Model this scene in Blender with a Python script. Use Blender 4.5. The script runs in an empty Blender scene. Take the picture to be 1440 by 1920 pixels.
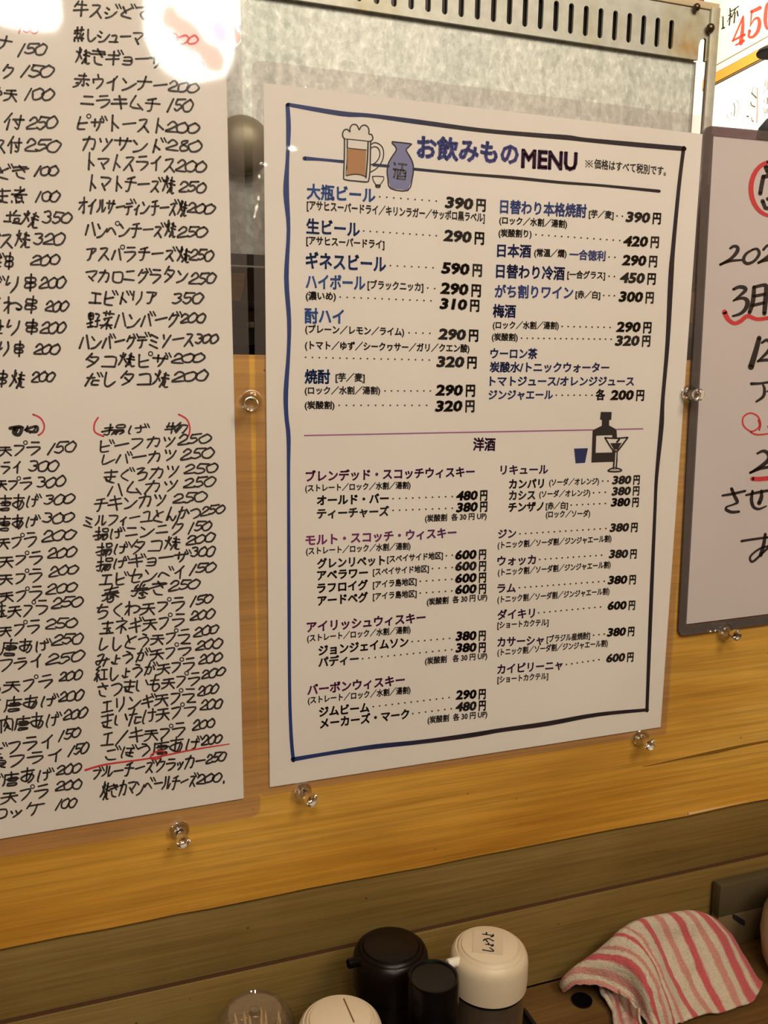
import bpy, bmesh, math, random, unicodedata
import numpy as np
from mathutils import Vector, Matrix, noise

random.seed(7)
D2R = math.pi / 180
SC = bpy.context.scene
COL = SC.collection

# ---------------------------------------------------------------- camera
F_PX = 1665.78                      # focal length in pixels of the 1440 x 1920 frame
CAM = Vector((-0.11333, -0.51927, 0.27226))
cam_data = bpy.data.cameras.new('camera')
cam = bpy.data.objects.new('camera', cam_data)
COL.objects.link(cam)
cam.location = CAM
cam.rotation_euler = (1.39561436, -0.01316744, -0.34492555)
cam_data.sensor_fit = 'VERTICAL'
cam_data.sensor_height = 36.0
cam_data.sensor_width = 27.0
cam_data.lens = F_PX / 1920.0 * 36.0
cam_data.clip_start = 0.01
SC.camera = cam
RC = cam.rotation_euler.to_matrix()

# ---------------------------------------------------------------- world, lamps, exposure
SC.view_settings.view_transform = 'Standard'
SC.view_settings.look = 'None'
SC.view_settings.gamma = 1.0
SC.view_settings.use_curve_mapping = False
SC.view_settings.exposure = 0.0
w = bpy.data.worlds.new('room_air')
SC.world = w
w.use_nodes = True
w.node_tree.nodes['Background'].inputs[0].default_value = (1.0, 0.85, 0.66, 1)
w.node_tree.nodes['Background'].inputs[1].default_value = 0.12


def area_light(name, loc, target, size, power, color, size_y=None):
    l = bpy.data.lights.new(name, 'AREA')
    l.energy = power
    l.color = color
    l.size = size
    if size_y:
        l.shape = 'RECTANGLE'
        l.size_y = size_y
    o = bpy.data.objects.new(name, l)
    COL.objects.link(o)
    o.location = loc
    d = Vector(target) - Vector(loc)
    o.rotation_euler = d.to_track_quat('-Z', 'Y').to_euler()
    return o


area_light('ceiling_lamp_light', (0.40, -1.00, 1.05), (0.12, 0.0, 0.1), 0.35, 7.6, (1.0, 0.81, 0.585))
area_light('kitchen_lamp_light', (0.80, 0.62, 1.28), (1.25, 1.15, 0.75), 0.35, 44.0, (1.0, 0.92, 0.76))
area_light('front_fill_light', (-0.32, -1.15, 1.22), (0.05, 0.0, 0.15), 0.4, 8.0, (1.0, 0.83, 0.64))  # added fill from front left to brighten the hood strip between the sheets


# ---------------------------------------------------------------- pixel -> point on a real plane
def ray(px, py):
    return RC @ Vector(((px - 720) / F_PX, -(py - 960) / F_PX, -1.0))


def pt(px, py, Y=0.0):
    d = ray(px, py)
    return CAM + d * ((Y - CAM.y) / d.y)


def ptz(px, py, Z):
    d = ray(px, py)
    return CAM + d * ((Z - CAM.z) / d.z)


def hit(px, py, P0, N):
    d = ray(px, py)
    return CAM + d * ((P0 - CAM).dot(N) / d.dot(N))


def ptd(px, py, depth):
    return CAM + ray(px, py) * depth


# ---------------------------------------------------------------- materials
def srgb(r, g, b):
    def f(c):
        c /= 255.0
        return c / 12.92 if c <= 0.04045 else ((c + 0.055) / 1.055) ** 2.4
    return (f(r), f(g), f(b), 1)


def mat(name, color=(0.8, 0.8, 0.8, 1), rough=0.5, metal=0.0, **kw):
    m = bpy.data.materials.new(name)
    m.use_nodes = True
    b = m.node_tree.nodes['Principled BSDF']
    b.inputs['Base Color'].default_value = color if len(color) == 4 else (*color, 1)
    b.inputs['Roughness'].default_value = rough
    b.inputs['Metallic'].default_value = metal
    for k, v in kw.items():
        b.inputs[k.replace('_', ' ')].default_value = v
    return m


def nn(m, t, **kw):
    n = m.node_tree.nodes.new(t)
    for k, v in kw.items():
        setattr(n, k, v)
    return n


def lk(m, a, b):
    m.node_tree.links.new(a, b)


def coords(m, scale=(1, 1, 1), loc=(0, 0, 0), rot=(0, 0, 0)):
    g = nn(m, 'ShaderNodeNewGeometry')
    mp = nn(m, 'ShaderNodeMapping')
    mp.inputs['Scale'].default_value = scale
    mp.inputs['Location'].default_value = loc
    mp.inputs['Rotation'].default_value = rot
    lk(m, g.outputs['Position'], mp.inputs['Vector'])
    return mp.outputs['Vector']


def ocoords(m, scale=(1, 1, 1), loc=(0, 0, 0)):
    g = nn(m, 'ShaderNodeTexCoord')
    mp = nn(m, 'ShaderNodeMapping')
    mp.inputs['Scale'].default_value = scale
    mp.inputs['Location'].default_value = loc
    lk(m, g.outputs['Object'], mp.inputs['Vector'])
    return mp.outputs['Vector']


def ramp(m, fac, stops):
    r = nn(m, 'ShaderNodeValToRGB')
    e = r.color_ramp.elements
    while len(e) < len(stops):
        e.new(0.5)
    for i, (p, c) in enumerate(stops):
        e[i].position = p
        e[i].color = c if len(c) == 4 else (*c, 1)
    lk(m, fac, r.inputs[0])
    return r.outputs[0]


def tex(m, kind, vec, scale, detail=4, rough=0.5, dist=0.0):
    n = nn(m, 'ShaderNodeTex' + kind)
    lk(m, vec, n.inputs['Vector'])
    n.inputs['Scale'].default_value = scale
    if kind == 'Noise':
        n.inputs['Detail'].default_value = detail
        n.inputs['Roughness'].default_value = rough
        n.inputs['Distortion'].default_value = dist
    return n


def mix(m, fac, a, b, mode='MIX'):
    n = nn(m, 'ShaderNodeMix')
    n.data_type = 'RGBA'
    n.blend_type = mode
    for s, v in ((0, fac), (6, a), (7, b)):
        if hasattr(v, 'is_linked'):
            lk(m, v, n.inputs[s])
        else:
            n.inputs[s].default_value = v if s == 0 else (v if len(v) == 4 else (*v, 1))
    return n.outputs[2]


def bump(m, height, strength=0.2, dist=0.001):
    b = nn(m, 'ShaderNodeBump')
    b.inputs['Strength'].default_value = strength
    b.inputs['Distance'].default_value = dist
    lk(m, height, b.inputs['Height'])
    return b.outputs[0]


def PB(m):
    return m.node_tree.nodes['Principled BSDF']


def wood(name, c_dark, c_mid, c_light, rough=0.38, seed=0.0, spec=0.5, grain=1.0, knots=True, stain=False):
    """wood with its grain along X, blotches, fine pores and a few knots"""
    m = mat(name, c_mid, rough)
    v1 = coords(m, (2.2, 20, 26), (seed, seed, seed * 1.7))
    big = tex(m, 'Noise', v1, 1.0, 3, 0.55, 0.8)
    v2 = coords(m, (9, 400, 420), (seed * 3, 0, seed))
    fine = tex(m, 'Noise', v2, 1.0, 4, 0.65, 0.3)
    v3 = coords(m, (4, 5, 6), (seed * 2, 0, seed))
    blot = tex(m, 'Noise', v3, 1.0, 3, 0.5, 0.6)
    c = ramp(m, big.outputs[0], [(0.15, c_dark), (0.5, c_mid), (0.85, c_light)])
    c = mix(m, 1.0, c, ramp(m, fine.outputs[0], [(0.3, (1 - .3 * grain,) * 3), (0.62, (1 + .04 * grain,) * 3)]), 'MULTIPLY')
    c = mix(m, 1.0, c, ramp(m, blot.outputs[0], [(0.32, (0.80, 0.72, 0.60)), (0.62, (1.06, 1.05, 1.03))]), 'MULTIPLY')
    if knots:
        vk = coords(m, (5.5, 1, 13), (seed + .37, 0, seed + .2))
        k = tex(m, 'Voronoi', vk, 1.0)
        c = mix(m, 1.0, c, ramp(m, k.outputs['Distance'], [(0.01, (0.35, 0.22, 0.12)), (0.028, (0.75, 0.66, 0.55)), (0.055, (1, 1, 1))]), 'MULTIPLY')
        vs = coords(m, (38, 1, 60), (seed, 0, .3))
        s = tex(m, 'Voronoi', vs, 1.0)
        c = mix(m, 1.0, c, ramp(m, s.outputs['Distance'], [(0.02, (0.3, 0.2, 0.12)), (0.045, (1, 1, 1))]), 'MULTIPLY')
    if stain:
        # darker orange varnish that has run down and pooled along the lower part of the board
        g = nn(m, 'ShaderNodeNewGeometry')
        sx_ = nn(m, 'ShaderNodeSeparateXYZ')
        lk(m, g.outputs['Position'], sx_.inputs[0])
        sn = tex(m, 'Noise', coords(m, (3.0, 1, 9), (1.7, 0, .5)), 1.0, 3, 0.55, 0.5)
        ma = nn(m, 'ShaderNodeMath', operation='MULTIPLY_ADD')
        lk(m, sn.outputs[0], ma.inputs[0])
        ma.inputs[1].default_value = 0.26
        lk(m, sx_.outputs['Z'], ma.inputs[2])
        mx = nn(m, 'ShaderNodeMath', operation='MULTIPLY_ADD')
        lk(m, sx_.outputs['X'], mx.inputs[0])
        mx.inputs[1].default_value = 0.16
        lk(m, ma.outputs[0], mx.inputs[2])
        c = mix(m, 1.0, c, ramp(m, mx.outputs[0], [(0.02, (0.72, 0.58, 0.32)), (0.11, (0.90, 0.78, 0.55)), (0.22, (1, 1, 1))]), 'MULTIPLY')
    b = PB(m)
    lk(m, c, b.inputs['Base Color'])
    lk(m, bump(m, fine.outputs[0], 0.25, 0.0004), b.inputs['Normal'])
    b.inputs['Specular IOR Level'].default_value = spec
    return m


M = {}
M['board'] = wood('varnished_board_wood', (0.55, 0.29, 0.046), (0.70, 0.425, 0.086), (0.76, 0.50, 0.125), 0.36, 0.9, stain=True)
M['plank'] = wood('raw_pine_plank_wood', (0.215, 0.145, 0.042), (0.255, 0.180, 0.058), (0.295, 0.215, 0.078), 0.5, 4.2, 0.3, 1.0)
M['ledge'] = wood('counter_wood', (0.10, 0.052, 0.016), (0.17, 0.095, 0.032), (0.25, 0.15, 0.055), 0.4, 8.1, 0.4, 1.0)
M['room_wood'] = wood('room_wall_wood', (0.22, 0.13, 0.06), (0.32, 0.20, 0.10), (0.40, 0.27, 0.14), 0.6, 2.1, 0.3, 0.7, False)
M['cutting'] = wood('cutting_board_wood', (0.55, 0.33, 0.14), (0.68, 0.43, 0.19), (0.75, 0.5, 0.25), 0.5, 5.3, 0.3, 0.7, False)
M['groove'] = mat('stained_groove', (0.085, 0.036, 0.013), 0.8)
M['floor'] = mat('floor_tile', (0.12, 0.11, 0.10), 0.6)
M['ceiling'] = mat('ceiling_paint', (0.45, 0.40, 0.33), 0.8)
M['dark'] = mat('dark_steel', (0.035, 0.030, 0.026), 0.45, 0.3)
M['dark_panel'] = mat('dark_brown_panel', (0.05, 0.034, 0.026), 0.5)

# paper
m = mat('copy_paper', (0.80, 0.765, 0.72, 1), 0.75)
n_ = tex(m, 'Noise', coords(m, (7, 7, 7)), 1.0, 3, 0.5)
lk(m, ramp(m, n_.outputs[0], [(0.3, (0.76, 0.735, 0.70)), (0.7, (0.82, 0.80, 0.77))]), PB(m).inputs['Base Color'])
lk(m, bump(m, tex(m, 'Noise', coords(m, (900, 900, 900)), 1.0, 2).outputs[0], 0.08, 0.0002), PB(m).inputs['Normal'])
M['paper'] = m
m = mat('pinkish_paper', (0.73, 0.68, 0.70, 1), 0.75)
n_ = tex(m, 'Noise', coords(m, (6, 6, 6), (3, 3, 3)), 1.0, 3, 0.5)
lk(m, ramp(m, n_.outputs[0], [(0.3, (0.59, 0.545, 0.56)), (0.7, (0.64, 0.60, 0.61))]), PB(m).inputs['Base Color'])
M['paper_pink'] = m


def film(name, boost, haze, tint, wob=0.4, seed=0.0, sc=9.0, rough=0.03):
    """clear plastic film: transparent, Fresnel reflection on a softly wavy surface, faint haze"""
    m = bpy.data.materials.new(name)
    m.use_nodes = True
    nt = m.node_tree
    nt.nodes.remove(nt.nodes['Principled BSDF'])
    out = nt.nodes['Material Output']
    tr = nn(m, 'ShaderNodeBsdfTransparent')
    tr.inputs[0].default_value = (*tint, 1)
    gl = nn(m, 'ShaderNodeBsdfAnisotropic')
    gl.inputs['Roughness'].default_value = rough
    gl.inputs[0].default_value = (1, 1, 1, 1)
    df = nn(m, 'ShaderNodeBsdfDiffuse')
    df.inputs[0].default_value = (0.80, 0.78, 0.80, 1)
    ge = nn(m, 'ShaderNodeNewGeometry')
    dt = nn(m, 'ShaderNodeVectorMath', operation='DOT_PRODUCT')
    lk(m, ge.outputs['Incoming'], dt.inputs[0])
    lk(m, ge.outputs['True Normal'], dt.inputs[1])
    ab = nn(m, 'ShaderNodeMath', operation='ABSOLUTE')
    lk(m, dt.outputs['Value'], ab.inputs[0])
    om = nn(m, 'ShaderNodeMath', operation='SUBTRACT')
    om.inputs[0].default_value = 1.0
    lk(m, ab.outputs[0], om.inputs[1])
    pw = nn(m, 'ShaderNodeMath', operation='POWER')
    pw.inputs[1].default_value = 5.0
    lk(m, om.outputs[0], pw.inputs[0])
    mu = nn(m, 'ShaderNodeMath', operation='MULTIPLY_ADD')
    mu.inputs[1].default_value = 0.80
    mu.inputs[2].default_value = 0.042 * boost
    lk(m, pw.outputs[0], mu.inputs[0])
    v = coords(m, (sc, sc, sc), (seed, seed, seed))
    no = tex(m, 'Noise', v, 1.0, 1.5, 0.4)
    bn = bump(m, no.outputs[0], wob, 0.02)
    lk(m, bn, gl.inputs['Normal'])
    m1 = nn(m, 'ShaderNodeMixShader')
    m1.inputs[0].default_value = haze
    lk(m, tr.outputs[0], m1.inputs[1])
    lk(m, df.outputs[0], m1.inputs[2])
    m2 = nn(m, 'ShaderNodeMixShader')
    lk(m, mu.outputs[0], m2.inputs[0])
    lk(m, m1.outputs[0], m2.inputs[1])
    lk(m, gl.outputs[0], m2.inputs[2])
    lk(m, m2.outputs[0], out.inputs[0])
    return m


M['film'] = film('laminate_film', 1.7, 0.0, (1, 1, 1), 0.10)
M['pouch'] = film('laminate_margin', 1.0, 0.065, (0.91, 0.86, 0.87), 0.25, 2.0, 14)
M['jar'] = film('jar_plastic', 3.0, 0.035, (0.90, 0.86, 0.76), 0.1, 3.0, 30)
M['case'] = film('clear_case_vinyl', 1.6, 0.0, (1, 1, 1), 0.10, 5.0)
M['case_rim'] = film('tinted_case_rim_vinyl', 2.2, 0.10, (0.36, 0.28, 0.31), 0.5, 7.0, 30)
M['case_back'] = film('case_back_vinyl', 1.0, 0.06, (0.60, 0.50, 0.52), 0.2, 1.0, 20)


def ink_gradient(name, left, right, x0, x1):
    m = mat(name, left, 0.6)
    g = nn(m, 'ShaderNodeNewGeometry')
    s = nn(m, 'ShaderNodeSeparateXYZ')
    lk(m, g.outputs['Position'], s.inputs[0])
    r = nn(m, 'ShaderNodeMapRange')
    r.inputs[1].default_value = x0
    r.inputs[2].default_value = x1
    lk(m, s.outputs[0], r.inputs[0])
    lk(m, ramp(m, r.outputs[0], [(0, left), (1, right)]), PB(m).inputs['Base Color'])
    return m


M['ink_black'] = mat('black_ink', (0.016, 0.014, 0.018, 1), 0.6)
M['ink_blue'] = ink_gradient('blue_print_gradient', (0.028, 0.125, 0.42, 1), (0.055, 0.060, 0.26, 1), 0.0, 0.28)
M['ink_border'] = ink_gradient('border_print_gradient', (0.010, 0.040, 0.20, 1), (0.010, 0.007, 0.018, 1), 0.01, 0.12)
M['ink_title'] = ink_gradient('title_print_gradient', (0.070, 0.10, 0.38, 1), (0.075, 0.080, 0.32, 1), 0.08, 0.18)
M['ink_menu'] = ink_gradient('purple_title_print', (0.075, 0.025, 0.12, 1), (0.085, 0.02, 0.13, 1), 0.16, 0.22)
M['ink_purple'] = ink_gradient('purple_print_gradient', (0.36, 0.055, 0.24, 1), (0.090, 0.025, 0.16, 1), 0.0, 0.15)
M['ink_violet'] = mat('violet_ink', (0.075, 0.016, 0.12, 1), 0.6)
M['ink_rule'] = mat('mauve_rule_ink', (0.33, 0.10, 0.30, 1), 0.6)
M['ink_red'] = mat('red_marker_ink', (0.62, 0.045, 0.055, 1), 0.6)
M['ink_red_pale'] = mat('pale_red_marker_ink', (0.66, 0.24, 0.23, 1), 0.6)
M['ink_pen'] = mat('black_marker_ink', (0.022, 0.018, 0.020, 1), 0.6)
M['beer'] = mat('beer_print', (0.43, 0.225, 0.10, 1), 0.6)
M['flask_blue'] = mat('flask_print', (0.20, 0.22, 0.42, 1), 0.6)
M['cup_blue'] = mat('navy_print', (0.012, 0.025, 0.12, 1), 0.6)
M['print_white'] = mat('print_paper_white', (0.76, 0.735, 0.70, 1), 0.7)
M['print_grey'] = mat('flask_letter_print', (0.07, 0.08, 0.08, 1), 0.6)

# galvanised sheet
m = mat('galvanised_steel', (0.6, 0.62, 0.58, 1), 0.5, 0.15)
vo = tex(m, 'Voronoi', coords(m, (260, 260, 190)), 1.0)
vo2 = tex(m, 'Noise', coords(m, (220, 220, 160)), 1.0, 5, 0.7)
lg = tex(m, 'Noise', coords(m, (9, 9, 5)), 1.0, 3, 0.6)
c = ramp(m, vo.outputs['Color'], [(0.1, (0.60, 0.65, 0.64)), (0.9, (0.78, 0.83, 0.82))])
c = mix(m, 1.0, c, ramp(m, vo2.outputs[0], [(0.36, (0.80, 0.82, 0.80)), (0.58, (1.08, 1.08, 1.06)), (0.70, (1.30, 1.30, 1.28))]), 'MULTIPLY')
c = mix(m, 1.0, c, ramp(m, lg.outputs[0], [(0.3, (0.88, 0.91, 0.91)), (0.6, (1.0, 1.0, 0.98))]), 'MULTIPLY')
st = tex(m, 'Voronoi', coords(m, (22, 1, 17), (.3, 0, .1)), 1.0)
c = mix(m, 1.0, c, ramp(m, st.outputs['Distance'], [(0.018, (0.42, 0.22, 0.10)), (0.035, (0.8, 0.76, 0.7)), (0.05, (1, 1, 1))]), 'MULTIPLY')
sk = tex(m, 'Noise', coords(m, (60, 1, 3.0), (.4, 0, .2)), 1.0, 2, 0.5)
c = mix(m, 1.0, c, ramp(m, sk.outputs[0], [(0.30, (0.80, 0.83, 0.82)), (0.42, (1, 1, 1))]), 'MULTIPLY')
lk(m, c, PB(m).inputs['Base Color'])
lk(m, bump(m, vo2.outputs[0], 0.5, 0.0008), PB(m).inputs['Normal'])
M['galv'] = m
m = mat('greasy_frame_steel', (0.40, 0.39, 0.33, 1), 0.5, 0.2)
a = tex(m, 'Noise', coords(m, (16, 16, 9), (1.2, 0, .4)), 1.0, 4, 0.6)
b_ = tex(m, 'Noise', coords(m, (140, 140, 140)), 1.0, 4, 0.6)
c = ramp(m, a.outputs[0], [(0.30, (0.52, 0.33, 0.11)), (0.38, (0.53, 0.52, 0.40)), (0.50, (0.58, 0.61, 0.56))])
c = mix(m, 1.0, c, ramp(m, b_.outputs[0], [(0.3, (0.85, 0.85, 0.85)), (0.7, (1.05, 1.05, 1.05))]), 'MULTIPLY')
lk(m, c, PB(m).inputs['Base Color'])
M['frame'] = m
M['lip'] = mat('polished_steel_lip', (0.62, 0.63, 0.62, 1), 0.25, 0.8)
M['screw'] = mat('bronze_screw', (0.12, 0.085, 0.06, 1), 0.3, 0.8)
m = mat('domed_cap_steel', (0.25, 0.235, 0.16, 1), 0.42, 0.25)
M['disc'] = m

M['white_plastic'] = mat('cream_plastic', (0.66, 0.57, 0.42, 1), 0.42, 0, Subsurface_Weight=0.0)
M['nozzle'] = mat('white_nozzle_plastic', (0.75, 0.74, 0.66, 1), 0.4)
M['black_plastic'] = mat('dark_brown_plastic', (0.006, 0.0035, 0.0025, 1), 0.34, 0, Specular_IOR_Level=0.22)
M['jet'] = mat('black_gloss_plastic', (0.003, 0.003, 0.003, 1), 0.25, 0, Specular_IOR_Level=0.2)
M['tape'] = mat('clear_tape_label', (0.60, 0.52, 0.40, 1), 0.3)
M['pink_label'] = mat('pink_label', (0.55, 0.22, 0.22, 1), 0.5)
M['slit'] = mat('cap_slit', (0.16, 0.085, 0.03, 1), 0.7)
m = mat('smoky_clear_plastic', (0.62, 0.50, 0.36, 1), 0.08, 0, Transmission_Weight=0.92, IOR=1.3)
M['smoke'] = m
M['soy'] = mat('soy_sauce', (0.012, 0.007, 0.003, 1), 0.15)
m = mat('clear_plastic', (0.95, 0.93, 0.88, 1), 0.05, 0, Transmission_Weight=1.0, IOR=1.46)
M['pin'] = m
M['needle'] = mat('pin_steel', (0.3, 0.29, 0.27, 1), 0.25, 1.0)
m = mat('clear_glass', (0.93, 0.92, 0.86, 1), 0.03, 0, Transmission_Weight=1.0, IOR=1.35)
M['glass'] = m
M['pick'] = mat('toothpick_birch', (0.55, 0.40, 0.22, 1), 0.6)
M['tray'] = mat('black_tray_lacquer', (0.010, 0.009, 0.009, 1), 0.35)
M['bowl'] = mat('cream_glaze', (0.48, 0.40, 0.27, 1), 0.35)
M['box'] = mat('olive_plastic_box', (0.17, 0.125, 0.062, 1), 0.4)
M['box_lid'] = mat('olive_plastic_lid', (0.085, 0.066, 0.034, 1), 0.45)
M['sign_cream'] = mat('cream_sign_board', (0.86, 0.82, 0.62, 1), 0.5)
M['sign_white'] = mat('white_sign_paper', (0.92, 0.91, 0.88, 1), 0.6)
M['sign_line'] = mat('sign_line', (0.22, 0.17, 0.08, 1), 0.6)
M['sign_grey'] = mat('grey_sign_edge', (0.55, 0.55, 0.58, 1), 0.4)
M['sign_red'] = mat('red_sign_print', (0.80, 0.075, 0.05, 1), 0.5)
M['sign_pink'] = mat('pink_sign_print', (0.85, 0.28, 0.26, 1), 0.5)
M['sign_black'] = mat('black_sign_print', (0.02, 0.018, 0.01, 1), 0.5)
M['orange'] = mat('orange_rail_wood', (0.80, 0.30, 0.045, 1), 0.5)
M['brick_red'] = mat('brick_red_paint', (0.42, 0.10, 0.05, 1), 0.7)


def emis(name, color, s):
    m = bpy.data.materials.new(name)
    m.use_nodes = True
    b = PB(m)
    b.inputs['Base Color'].default_value = (*color, 1)
    b.inputs['Emission Color'].default_value = (*color, 1)
    b.inputs['Emission Strength'].default_value = s
    return m


M['lantern'] = emis('lit_lantern_paper', (1.0, 0.97, 0.88), 17.0)
M['lantern_red'] = emis('lit_red_lantern_print', (1.0, 0.16, 0.14), 9.0)
M['lantern_violet'] = emis('lit_violet_lantern_print', (0.52, 0.45, 1.0), 8.0)
M['bulb'] = emis('lit_bulb', (1.0, 0.86, 0.62), 30.0)


# ---------------------------------------------------------------- object helpers
def tag(o, label=None, cat=None, group=None, kind=None):
    if label:
        o['label'] = label
    if cat:
        o['category'] = cat
    if group:
        o['group'] = group
    if kind:
        o['kind'] = kind
    return o


def empty(name, loc=(0, 0, 0), rz=0.0):
    o = bpy.data.objects.new(name, None)
    COL.objects.link(o)
    o.location = loc
    o.rotation_euler = (0, 0, rz)
    o.empty_display_size = 0.02
    return o


def link(name, me, material, parent=None, world=True):
    """object from mesh given in world space; kept in place under its parent"""
    if material is not None:
        mats = material if isinstance(material, (list, tuple)) else [material]
        for x in mats:
            me.materials.append(x)
    o = bpy.data.objects.new(name, me)
    COL.objects.link(o)
    if parent is not None:
        o.parent = parent
        if world:
            root = parent
            mt = Matrix.Identity(4)
            while root is not None:
                mt = Matrix.LocRotScale(root.location, root.rotation_euler, root.scale) @ mt
                root = root.parent
            me.transform(mt.inverted())
    return o


def from_bm(name, bm, material, parent=None, smooth=False, world=True):
    bmesh.ops.recalc_face_normals(bm, faces=bm.faces)
    me = bpy.data.meshes.new(name)
    bm.to_mesh(me)
    bm.free()
    if smooth:
        for p in me.polygons:
            p.use_smooth = True
        try:
            me.set_sharp_from_angle(angle=smooth if isinstance(smooth, float) else 0.7)
        except Exception:
            pass
    return link(name, me, material, parent, world)


def add_box(bm, a, b, bevel=0.0):
    x0, y0, z0 = a
    x1, y1, z1 = b
    r = bmesh.ops.create_cube(bm, size=1.0)
    vs = r['verts']
    for v in vs:
        v.co = Vector(((x0 + x1) / 2 + v.co.x * (x1 - x0), (y0 + y1) / 2 + v.co.y * (y1 - y0), (z0 + z1) / 2 + v.co.z * (z1 - z0)))
    if bevel:
        es = list({e for v in vs for e in v.link_edges})
        bmesh.ops.bevel(bm, geom=es, offset=bevel, segments=2, profile=0.5, affect='EDGES')


def box(name, a, b, material, parent=None, bevel=0.0):
    bm = bmesh.new()
    add_box(bm, a, b, bevel)
    return from_bm(name, bm, material, parent, smooth=bool(bevel))


def prism(name, pts, y0, y1, material, parent=None, bevel=0.0):
    """polygon in the X-Z plane given thickness along Y (front y0, back y1)"""
    bm = bmesh.new()
    f = [bm.verts.new((p[0], y0, p[1])) for p in pts]
    g = [bm.verts.new((p[0], y1, p[1])) for p in pts]
    bm.faces.new(f)
    bm.faces.new(g[::-1])
    n = len(pts)
    for i in range(n):
        bm.faces.new((f[i], g[i], g[(i + 1) % n], f[(i + 1) % n]))
    return from_bm(name, bm, material, parent)


def lathe(bm, prof, seg=40, center=(0, 0, 0), axis=None, cap=True):
    """profile [(r, h)...] turned round an axis (default Z)"""
    c = Vector(center)
    if axis is None:
        q = Matrix.Identity(3)
    else:
        q = Vector((0, 0, 1)).rotation_difference(Vector(axis).normalized()).to_matrix()
    rings = []
    for r, h in prof:
        if r < 1e-6:
            rings.append([bm.verts.new(c + q @ Vector((0, 0, h)))])
        else:
            rings.append([bm.verts.new(c + q @ Vector((r * math.cos(2 * math.pi * i / seg), r * math.sin(2 * math.pi * i / seg), h))) for i in range(seg)])
    for a, b in zip(rings[:-1], rings[1:]):
        for i in range(seg):
            j = (i + 1) % seg
            if len(a) == 1 and len(b) == 1:
                continue
            if len(a) == 1:
                bm.faces.new((a[0], b[i], b[j]))
            elif len(b) == 1:
                bm.faces.new((a[i], a[j], b[0]))
            else:
                bm.faces.new((a[i], a[j], b[j], b[i]))
    if cap:
        if len(rings[0]) > 1:
            bm.faces.new(rings[0][::-1])
        if len(rings[-1]) > 1:
            bm.faces.new(rings[-1])


def lathe_obj(name, prof, material, parent=None, center=(0, 0, 0), seg=40, axis=None, cap=True):
    bm = bmesh.new()
    lathe(bm, prof, seg, center, axis, cap)
    return from_bm(name, bm, material, parent, smooth=0.6)


# ---------------------------------------------------------------- lettering helpers
INK_Y = -0.00012


class Flat:
    """collects flat polygons (world space) for one mesh"""
    def __init__(self):
        self.v = []
        self.f = []

    def poly(self, pts):
        n = len(self.v)
        self.v += [tuple(p) for p in pts]
        self.f.append(tuple(range(n, n + len(pts))))

    def add(self, verts, faces):
        n = len(self.v)
        self.v += verts
        self.f += [tuple(n + i for i in f) for f in faces]

    def build(self, name, material, parent=None):
        me = bpy.data.meshes.new(name)
        me.from_pydata(self.v, [], self.f)
        me.validate()
        o = link(name, me, material, parent)
        o['kind'] = 'stuff'
        return o


def smooth_line(pts, n=4):
    if len(pts) < 3:
        return pts
    out = []
    P = [pts[0]] + list(pts) + [pts[-1]]
    for i in range(1, len(P) - 2):
        for k in range(n):
            t = k / n
            o = []
            for c in range(len(pts[0])):
                a, b, d, e = P[i - 1][c], P[i][c], P[i + 1][c], P[i + 2][c]
                o.append(0.5 * (2 * b + (d - a) * t + (2 * a - 5 * b + 4 * d - e) * t * t + (3 * b - a - 3 * d + e) * t ** 3))
            out.append(tuple(o))
    out.append(tuple(pts[-1]))
    return out


def ribbon(flat, pts, wid, to3, cap=True):
    """pts in 2-D; wid a number or per-point list; to3 maps (x, y) to a world point"""
    n = len(pts)
    if n < 2:
        return
    ws = wid if isinstance(wid, (list, tuple)) else [wid] * n
    L, R = [], []
    for i in range(n):
        a = pts[max(i - 1, 0)]
        b = pts[min(i + 1, n - 1)]
        dx, dy = b[0] - a[0], b[1] - a[1]
        l = math.hypot(dx, dy) or 1e-9
        nx, ny = -dy / l, dx / l
        h = ws[i] / 2
        L.append((pts[i][0] + nx * h, pts[i][1] + ny * h))
        R.append((pts[i][0] - nx * h, pts[i][1] - ny * h))
    verts = [tuple(to3(*p)) for p in L + R]
    faces = [(i, i + 1, n + i + 1, n + i) for i in range(n - 1)]
    flat.add(verts, faces)
    if cap:
        for i in (0, n - 1):
            r = ws[i] / 2
            flat.poly([to3(pts[i][0] + r * math.cos(k * math.pi / 4), pts[i][1] + r * math.sin(k * math.pi / 4)) for k in range(8)])


_txt = bpy.data.curves.new('lettering_source', 'FONT')
_txt_o = bpy.data.objects.new('lettering_source', _txt)
COL.objects.link(_txt_o)
_cache = {}


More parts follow.
